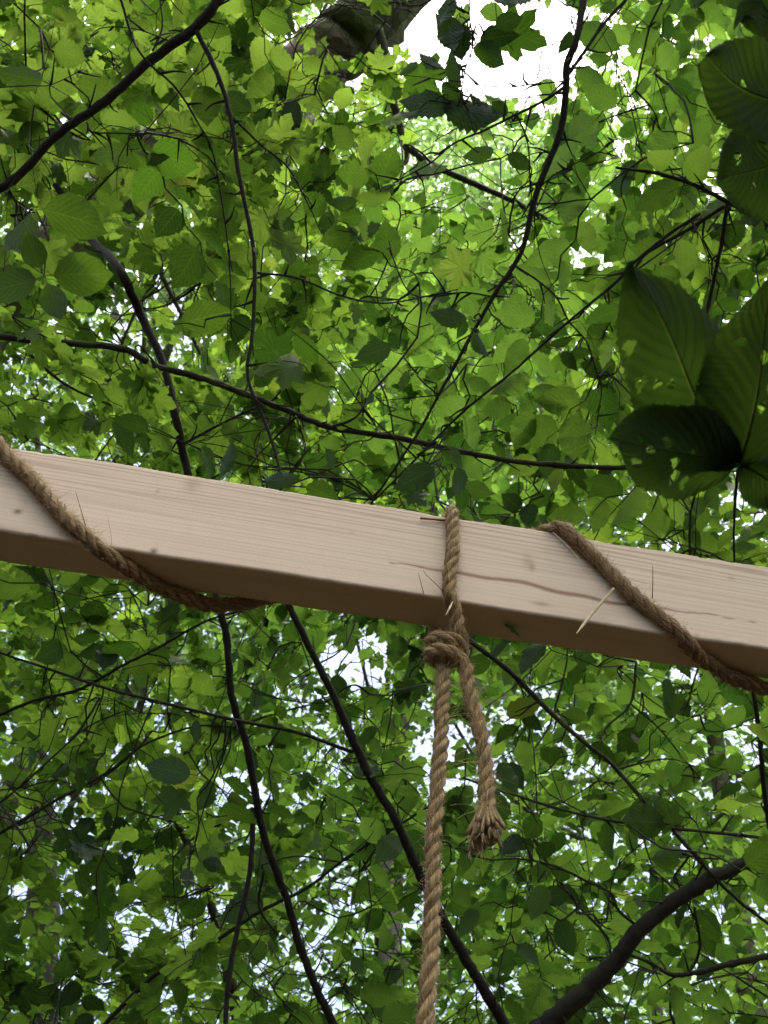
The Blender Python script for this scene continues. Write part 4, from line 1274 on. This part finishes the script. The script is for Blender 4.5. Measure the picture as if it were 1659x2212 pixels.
for ti, t in enumerate(TREES):
    base = t.segs[0][0][0] if t.root is None else np.array([t.root[0], t.root[1], 0])
    if t.root is None:
        e = t.segs[0][0][0]
        base = np.array([e[0] + .05, e[1] + .02, 0.0])
    root = thing(t.name, t.label, "tree", (base[0], base[1], 0))
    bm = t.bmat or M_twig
    # trunk: from the ground to the first point of the traced stem, then along it
    P, R = t.segs[0]
    s = P[0]
    if t.root is None:
        low = np.array([[base[0], base[1], -.15, R[0] * 1.7], [base[0], base[1], .5, R[0] * 1.35], [(base[0] + s[0]) / 2, (base[1] + s[1]) / 2, s[2] * .6, R[0] * 1.15]])
    else:
        low = np.array([[base[0], base[1], -.15, R[0] * 2.6], [base[0] * 1.01, base[1], .8, R[0] * 2.0], [base[0] * 1.0 + (s[0] - base[0]) * .10, base[1] + (s[1] - base[1]) * .10, max(1.4, s[2] * .6), R[0] * 1.5]])
    lowS = spline(np.vstack([low, np.column_stack([P, R])[:1]]), 8)
    PP, RRr = np.vstack([lowS[:-1, :3], P]), np.concatenate([lowS[:-1, 3], R])
    V, T, uv = tube(PP, RRr, 16 if t.tmat else 10, .05 if t.tmat else .04)
    me = np_mesh("trunk", V, T, t.tmat or bm, uv=uv)
    localise(root, me)
    link("trunk", me, root)
    for (P, R) in t.segs[1:] + getattr(t, 'over', []):
        V, T, uv = tube(P, R, 8, .06)
        me = np_mesh("branch", V, T, bm, uv=uv)
        localise(root, me)
        link("branch", me, root)
    if t.twigs:
        V, T, uv, _ = joined([tube(spline(np.column_stack([p, r]), 2)[:, :3], spline(np.column_stack([p, r]), 2)[:, 3], 4, caps=False) for p, r in t.twigs])
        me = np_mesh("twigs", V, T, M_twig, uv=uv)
        localise(root, me)
        link("twigs", me, root, kind="stuff")
    # leaves that show large are parts of their own, sharing mesh data
    cache = {}
    rest = {}
    for k, (sp, vi, low_, p, Rm, s_, tint) in enumerate(t.leaves):
        if k in best[ti]:
            key = (sp, vi, low_, int(tint))
            if key not in cache:
                Vt, Tt, ut = (LOW if low_ else SHAPES)[sp][vi]
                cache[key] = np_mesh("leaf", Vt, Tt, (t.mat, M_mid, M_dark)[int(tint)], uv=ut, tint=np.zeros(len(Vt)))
            o = bpy.data.objects.new("leaf", cache[key])
            col.objects.link(o)
            o.parent = root
            q = p - np.array(root.location)
            o.matrix_basis = Matrix([[*(Rm[i] * s_), q[i]] for i in range(3)] + [[0, 0, 0, 1]])
        else:
            rest.setdefault((sp, vi, low_, int(tint)), []).append((p, Rm, s_, tint))
    parts, dark_parts = [], []
    for (sp, vi, low_, cls), items in rest.items():
        Vt, Tt, ut = (LOW if low_ else SHAPES)[sp][vi]
        n = len(items)
        A = np.array([i[1] * i[2] for i in items])
        Pn = np.array([i[0] for i in items])
        VV = np.einsum('nij,vj->nvi', A, Vt) + Pn[:, None, :]
        TT = Tt[None] + (np.arange(n) * len(Vt))[:, None, None]
        (dark_parts if cls == 2 else parts).append((VV.reshape(-1, 3), TT.reshape(-1, 3), np.tile(ut, (n, 1)), np.repeat([i[3] for i in items], len(Vt))))
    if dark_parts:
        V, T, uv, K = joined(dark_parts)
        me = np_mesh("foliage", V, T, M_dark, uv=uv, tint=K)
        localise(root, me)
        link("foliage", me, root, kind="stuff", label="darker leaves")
    if t.name in over:
        parts.append(over[t.name])
    if parts:
        V, T, uv, K = joined(parts)
        me = np_mesh("foliage", V, T, t.mat, uv=uv, tint=K)
        localise(root, me)
        link("foliage", me, root, kind="stuff")
    t.obj = root


# ------------------------------------------------------------------ big near leaves of the sapling at the right edge
def big_leaf(root, base, tip, width, d0, d1, tilt, holes=(), seed=0, fold=.12, nv=13, cut=None):
    """base and tip as photograph positions, width px; fine pleated blade with toothed rim and insect holes (u, v, ru, rv)"""
    g = np.random.default_rng(seed)
    A, Bq = px(*base, d0), px(*tip, d1)
    L = np.linalg.norm(Bq - A)
    x = (Bq - A) / L
    side = unit(np.cross(x, FWD))
    nn = unit(np.cross(side, x))
    if nn @ UPW < 0:
        nn, side = -nn, -side
    nn2 = unit(nn + side * tilt)
    side = np.cross(nn2, x)
    W = width * (d0 + d1) / 2 / FPX / 2
    nu, nw = 150, 56
    V, uv = [], []
    for i in range(nu + 1):
        u = i / nu
        w = W * max(0.0, math.sin(math.pi * min(1, u) ** .80)) ** .62 * (1 - .25 * max(0, u - .8) / .2)
        w *= 1 + .05 * ((u * nv * 2.6) % 1.0) - .03 + .05 * ((u * nv) % 1.0) + .03 * math.sin(u * 17 + seed)
        for j in range(-nw, nw + 1):
            v = j / nw
            ph = u * nv - abs(v) * nv * .30
            pl = .00026 * math.sin(2 * math.pi * ph) * min(1, abs(v) * 3)
            z = abs(v) * w * fold + pl - .10 * L * u * u + .005 * math.sin(u * 5 + v * 2 + seed) + .003 * math.sin(u * 9 - v * 3.5 + 2 * seed) * abs(v)
            V.append(A + x * (L * u + abs(v) * 0) + side * (w * v) + nn2 * z)
            uv.append((u, v))
    V, uv = np.array(V), np.array(uv)
    k = 2 * nw + 1
    i = (np.arange(nu)[:, None] * k + np.arange(k - 1)[None, :]).ravel()
    T = np.concatenate([np.stack([i, i + 1, i + k + 1], 1), np.stack([i, i + k + 1, i + k], 1)])
    cu = uv[T].mean(1)
    keep = np.ones(len(T), bool)
    for (hu, hv, ru, rv) in holes:
        ru, rv = ru * 1.45, rv * 1.35
        ang = np.arctan2((cu[:, 1] - hv) / rv, (cu[:, 0] - hu) / ru)
        rad = 1 + .16 * np.sin(ang * 3 + hu * 40) + .10 * np.sin(ang * 5 + hv * 30)
        keep &= ((cu[:, 0] - hu) / ru) ** 2 + ((cu[:, 1] - hv) / rv) ** 2 > rad ** 2
    T = T[keep]
    m = np.linalg.norm(np.cross(V[T[:, 1]] - V[T[:, 0]], V[T[:, 2]] - V[T[:, 0]]), axis=1) > 1e-12
    T = T[m]
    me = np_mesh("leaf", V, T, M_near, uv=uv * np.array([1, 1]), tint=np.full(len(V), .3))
    localise(root, me)
    lf = link("leaf", me, root)
    # midrib and side veins stand proud on the underside
    mid = np.array([V[ii * k + nw] - nn2 * .0006 for ii in range(0, nu + 1, 5)])
    parts = [tube(mid, np.linspace(.0007, .0002, len(mid)), 5)]
    for q in range(1, nv):
        for s in (-1, 1):
            pts = []
            for f in np.linspace(0, .93, 9):
                uu = (q - .25) / nv + f * .30
                if uu > .97:
                    break
                ii, jj = int(uu * nu), nw + int(s * f * nw)
                pts.append(V[ii * k + jj] - nn2 * .0004)
            if len(pts) > 2:
                parts.append(tube(np.array(pts), np.linspace(.00013, .00008, len(pts)), 4, caps=False))
    Vv, Tv, uvv, _ = joined(parts)
    me = np_mesh("veins", Vv, Tv, M_near, uv=uvv * 0 + .5, tint=np.full(len(Vv), .1))
    localise(root, me)
    vo = link("veins", me, None, kind="stuff")
    vo.parent = lf
    # petiole
    return lf


sap = OWN["hornbeam_sapling"].obj
CB = (1600, 1003)
big_leaf(sap, (1592, 998), (1322, 572), 262, .56, .52, .25, [(.50, -.42, .012, .05), (.46, -.25, .013, .05), (.72, -.8, .02, .09), (.55, -.72, .02, .10), (.42, -.78, .015, .06), (.36, .1, .012, .04)], 1)
big_leaf(sap, (1598, 1002), (1300, 945), 205, .55, .52, -.15, [(.60, .18, .022, .09), (.40, .05, .014, .06), (.72, -.06, .02, .07), (.52, -.22, .026, .09), (.46, -.52, .03, .12), (.80, -.55, .024, .10), (.78, .2, .012, .05), (.33, -.62, .024, .12)], 2)
big_leaf(sap, (1600, 1000), (1662, 575), 235, .55, .53, .2, [(.55, .1, .02, .10), (.40, .35, .03, .10), (.30, .15, .02, .07), (.62, -.5, .015, .07)], 3)
big_leaf(sap, (1604, 1008), (1730, 1075), 125, .56, .55, .1, [], 4)
big_leaf(sap, (1770, 250), (1500, 145), 250, .60, .58, .25, [(.6, .1, .015, .06), (.35, -.4, .012, .05)], 5)
big_leaf(sap, (1740, 330), (1530, 400), 215, .62, .60, -.1, [(.55, -.3, .012, .05), (.75, .4, .03, .12)], 6)
big_leaf(sap, (1700, 20), (1590, 60), 120, .7, .68, .2, [], 7)

# a small leaf caught under the beam, right of the knot
def caught_leaf():
    a, b = under(1082, 1340), under(1128, 1356)
    A, Bq = beam(a[0], -BH - .004, a[2]), beam(b[0], -BH - .010, b[2])
    x = unit(Bq - A)
    z = unit(UPW + BN * .5 - x * (UPW @ x))
    z = unit(z - x * (z @ x))
    Vt, Tt, ut = SHAPES["hornbeam"][0]
    Vw = (np.column_stack([x, np.cross(z, x), z]) * (np.linalg.norm(Bq - A) / 1.14)) @ Vt.T
    o = link("caught_leaf", np_mesh("caught_leaf", Vw.T, Tt, M_horn, uv=ut, tint=np.full(len(Vt), .6)))
    o.location = A
    o["label"], o["category"] = "small green leaf stuck to the beam's underside just right of the knot", "leaf"


caught_leaf()

# ------------------------------------------------------------------ far trees: pale small-leaved crowns with sky between
FAR = [
    ("tall_willow", "pale feathery tree far off below the bright sky gap", 1010, 420, 300, 330, 14.0, M_grey),
    ("ash_tree", "far pale ash with a grey trunk showing at the lower left edge", 120, 1750, 480, 700, 9.5, M_grey),
    ("lime_tree", "far lime crown glimpsed behind the maple at the upper left", 330, 600, 560, 760, 11.0, M_old),
    ("elm_tree", "far elm crown showing through behind the hanging rope", 830, 1600, 420, 760, 12.5, M_old),
    ("alder_tree", "far alder crown behind the dark leaves at the right edge", 1480, 800, 480, 800, 11.0, M_old),
    ("birch_tree", "far birch crown behind the thick limb in the lower right corner", 1450, 1950, 520, 640, 10.0, M_grey),
]


def far_tree(name, label, cx, cy, rx, ry, d, mat, seed):
    g = np.random.default_rng(seed)
    c0 = px(cx, cy, d)
    foot = np.array([c0[0], c0[1] + 1.0, 0.0])
    if name == "ash_tree":
        pts = [(88, 2500, 8.4, 84), (95, 2200, 8.4, 78), (92, 1900, 8.4, 74), (88, 1780, 8.4, 70), (98, 1700, 8.4, 58), (135, 1645, 8.4, 42), (235, 1557, 8.4, 36), (330, 1440, 8.5, 28), (420, 1250, 8.6, 20), (460, 1000, 8.8, 10)]
        P, R = path(pts)
        foot = np.array([P[0][0], P[0][1], 0.0])
        lowS = spline(np.vstack([[foot[0], foot[1], -.2, R[0] * 1.4], [foot[0], foot[1], max(.3, P[0][2] * .5), R[0] * 1.1], [*P[0], R[0]]]), 5)
        P, R = np.vstack([lowS[:-1, :3], P]), np.concatenate([lowS[:-1, 3], R])
    else:
        top = c0 + UPW * (ry / FPX * d * (.1 if name == 'tall_willow' else .7))
        P, R = wpath([[foot[0], foot[1], -.2, .15], [foot[0], foot[1], 1.5, .12], [foot[0] + g.normal(0, .2), foot[1], top[2] * .5, .075], [top[0], top[1] + .5, top[2] * .8, .04], [top[0], top[1], top[2], .02]])
    root = thing(name, label, "tree", (foot[0], foot[1], 0))
    V, T, uv = tube(P, R, 10, .04)
    me = np_mesh("trunk", V, T, mat, uv=uv)
    localise(root, me)
    link("trunk", me, root)
    # clumps of small leaves
    n_cl = int(rx * ry / (400 if name == 'tall_willow' else 1400))
    X = cx + g.uniform(-1, 1, n_cl) * rx * 1.15
    Y = cy + g.uniform(-1, 1, n_cl) * ry * 1.15
    D = d + g.normal(0, 1.1, n_cl)
    clump = np.array([px(x, y, dd) for x, y, dd in zip(X, Y, D)])
    # limbs towards some of the clumps
    for k in range(9):
        e = clump[g.integers(n_cl)]
        s = P[g.integers(len(P) // 2, len(P) - 2)]
        mid = (s + e) / 2 + g.normal(0, .25, 3)
        C = spline(np.array([s, mid, e]), 6)
        V, T, uv = tube(C, np.linspace(.04, .008, len(C)), 5, caps=False)
        me = np_mesh("branch", V, T, mat, uv=uv)
        localise(root, me)
        link("branch", me, root)
    per = 130
    N = n_cl * per
    idx = np.repeat(np.arange(n_cl), per)
    sc = (d / 11.0)
    pos = clump[idx] + g.normal(0, 1, (N, 3)) * np.array([.30, .30, .16]) * sc
    xx, yy, _ = proj(pos)
    keep = g.random(N) > gap(xx, yy, 1)
    pos = pos[keep]
    N = len(pos)
    nz = np.array([0, .2, 1.0]) + g.normal(0, .45, (N, 3))
    nz /= np.linalg.norm(nz, axis=1, keepdims=True)
    ax = g.normal(size=(N, 3))
    ax -= nz * (ax * nz).sum(1, keepdims=True)
    ax /= np.linalg.norm(ax, axis=1, keepdims=True)
    ay = np.cross(nz, ax)
    s = g.uniform(.055, .10, N) * sc * (.62 if name == 'tall_willow' else 1)
    parts = []
    half = g.integers(0, 2, N)
    for v in (0, 1):
        m = half == v
        Vt, Tt, ut = TINY[v]
        A = np.stack([ax[m], ay[m], nz[m]], 2) * s[m][:, None, None]
        VV = np.einsum('nij,vj->nvi', A, Vt) + pos[m][:, None, :]
        k = m.sum()
        TT = Tt[None] + (np.arange(k) * len(Vt))[:, None, None]
        parts.append((VV.reshape(-1, 3), TT.reshape(-1, 3), np.tile(ut, (k, 1)), np.repeat(g.random(k), len(Vt))))
    V, T, uv, K = joined(parts)
    me = np_mesh("foliage", V, T, M_far, uv=uv, tint=K)
    localise(root, me)
    link("foliage", me, root, kind="stuff")


for i, f in enumerate(FAR):
    far_tree(*f, seed=100 + i)

# ------------------------------------------------------------------ trunks and leaves added round the viewer, out of frame, to block low light
def shading_wood():
    g = np.random.default_rng(77)
    ncl, per = 300, 60
    az = np.radians(g.uniform(100, 440, ncl) - 0)          # measured from +X; the picture looks along +Y (90 degrees)
    r = g.uniform(6.5, 10.0, ncl)
    z = g.uniform(0.2, 4.2, ncl)
    az = np.where(np.abs(((np.degrees(az) - 90 + 180) % 360) - 180) < 55, az + math.pi, az)
    c = np.column_stack([r * np.cos(az), r * np.sin(az), z])
    # undergrowth added ahead, unseen below the frame, to block low sky
    nf = 200
    azf = np.radians(g.uniform(30, 150, nf))
    rf = g.uniform(6.0, 13.0, nf)
    c = np.vstack([c, np.column_stack([rf * np.cos(azf), rf * np.sin(azf), g.uniform(0, 1, nf) * (1.2 + rf * .16)])])
    ncl = len(c)
    N_ = ncl * per
    p = c[np.repeat(np.arange(ncl), per)] + g.normal(0, 1, (N_, 3)) * np.array([.55, .55, .3])
    nz = np.array([0, 0, .8]) + g.normal(0, .5, (N_, 3))
    nz /= np.linalg.norm(nz, axis=1, keepdims=True)
    a = g.normal(size=(N_, 3))
    a -= nz * (a * nz).sum(1, keepdims=True)
    a /= np.linalg.norm(a, axis=1, keepdims=True)
    A = np.stack([a, np.cross(nz, a), nz], 2) * g.uniform(.14, .24, N_)[:, None, None]
    Vt, Tt, ut = TINY[0]
    parts = ((np.einsum('nij,vj->nvi', A, Vt) + p[:, None, :]).reshape(-1, 3), (Tt[None] + (np.arange(N_) * 4)[:, None, None]).reshape(-1, 3), np.tile(ut, (N_, 1)), np.repeat(g.random(N_), 4))
    o = link("shading_wood", np_mesh("shading_wood", *parts[:2], M_near, uv=parts[2], tint=parts[3]), kind="stuff")
    o["label"], o["category"] = "unseen leafy wood added all round to block low light", "shading_wood"
    tr = []
    for k in range(16):
        q = math.radians(160 + 220 * k / 15)
        x, y = 8.5 * math.cos(q) + g.normal(0, .8), 8.5 * math.sin(q) + g.normal(0, .8)
        C = np.array([[x, y, -.2], [x + g.normal(0, .1), y, 3], [x + g.normal(0, .3), y, 7.5]])
        tr.append(tube(spline(C, 4), np.linspace(.16, .06, 9), 8, .03))
    V, T, uv, _ = joined(tr)
    st = link("stems", np_mesh("stems", V, T, M_old, uv=uv), o, kind="stuff")


shading_wood()
print("leaves", [(t.name, len(t.leaves)) for t in TREES], "tris", sum(len(m.polygons) for m in bpy.data.meshes))
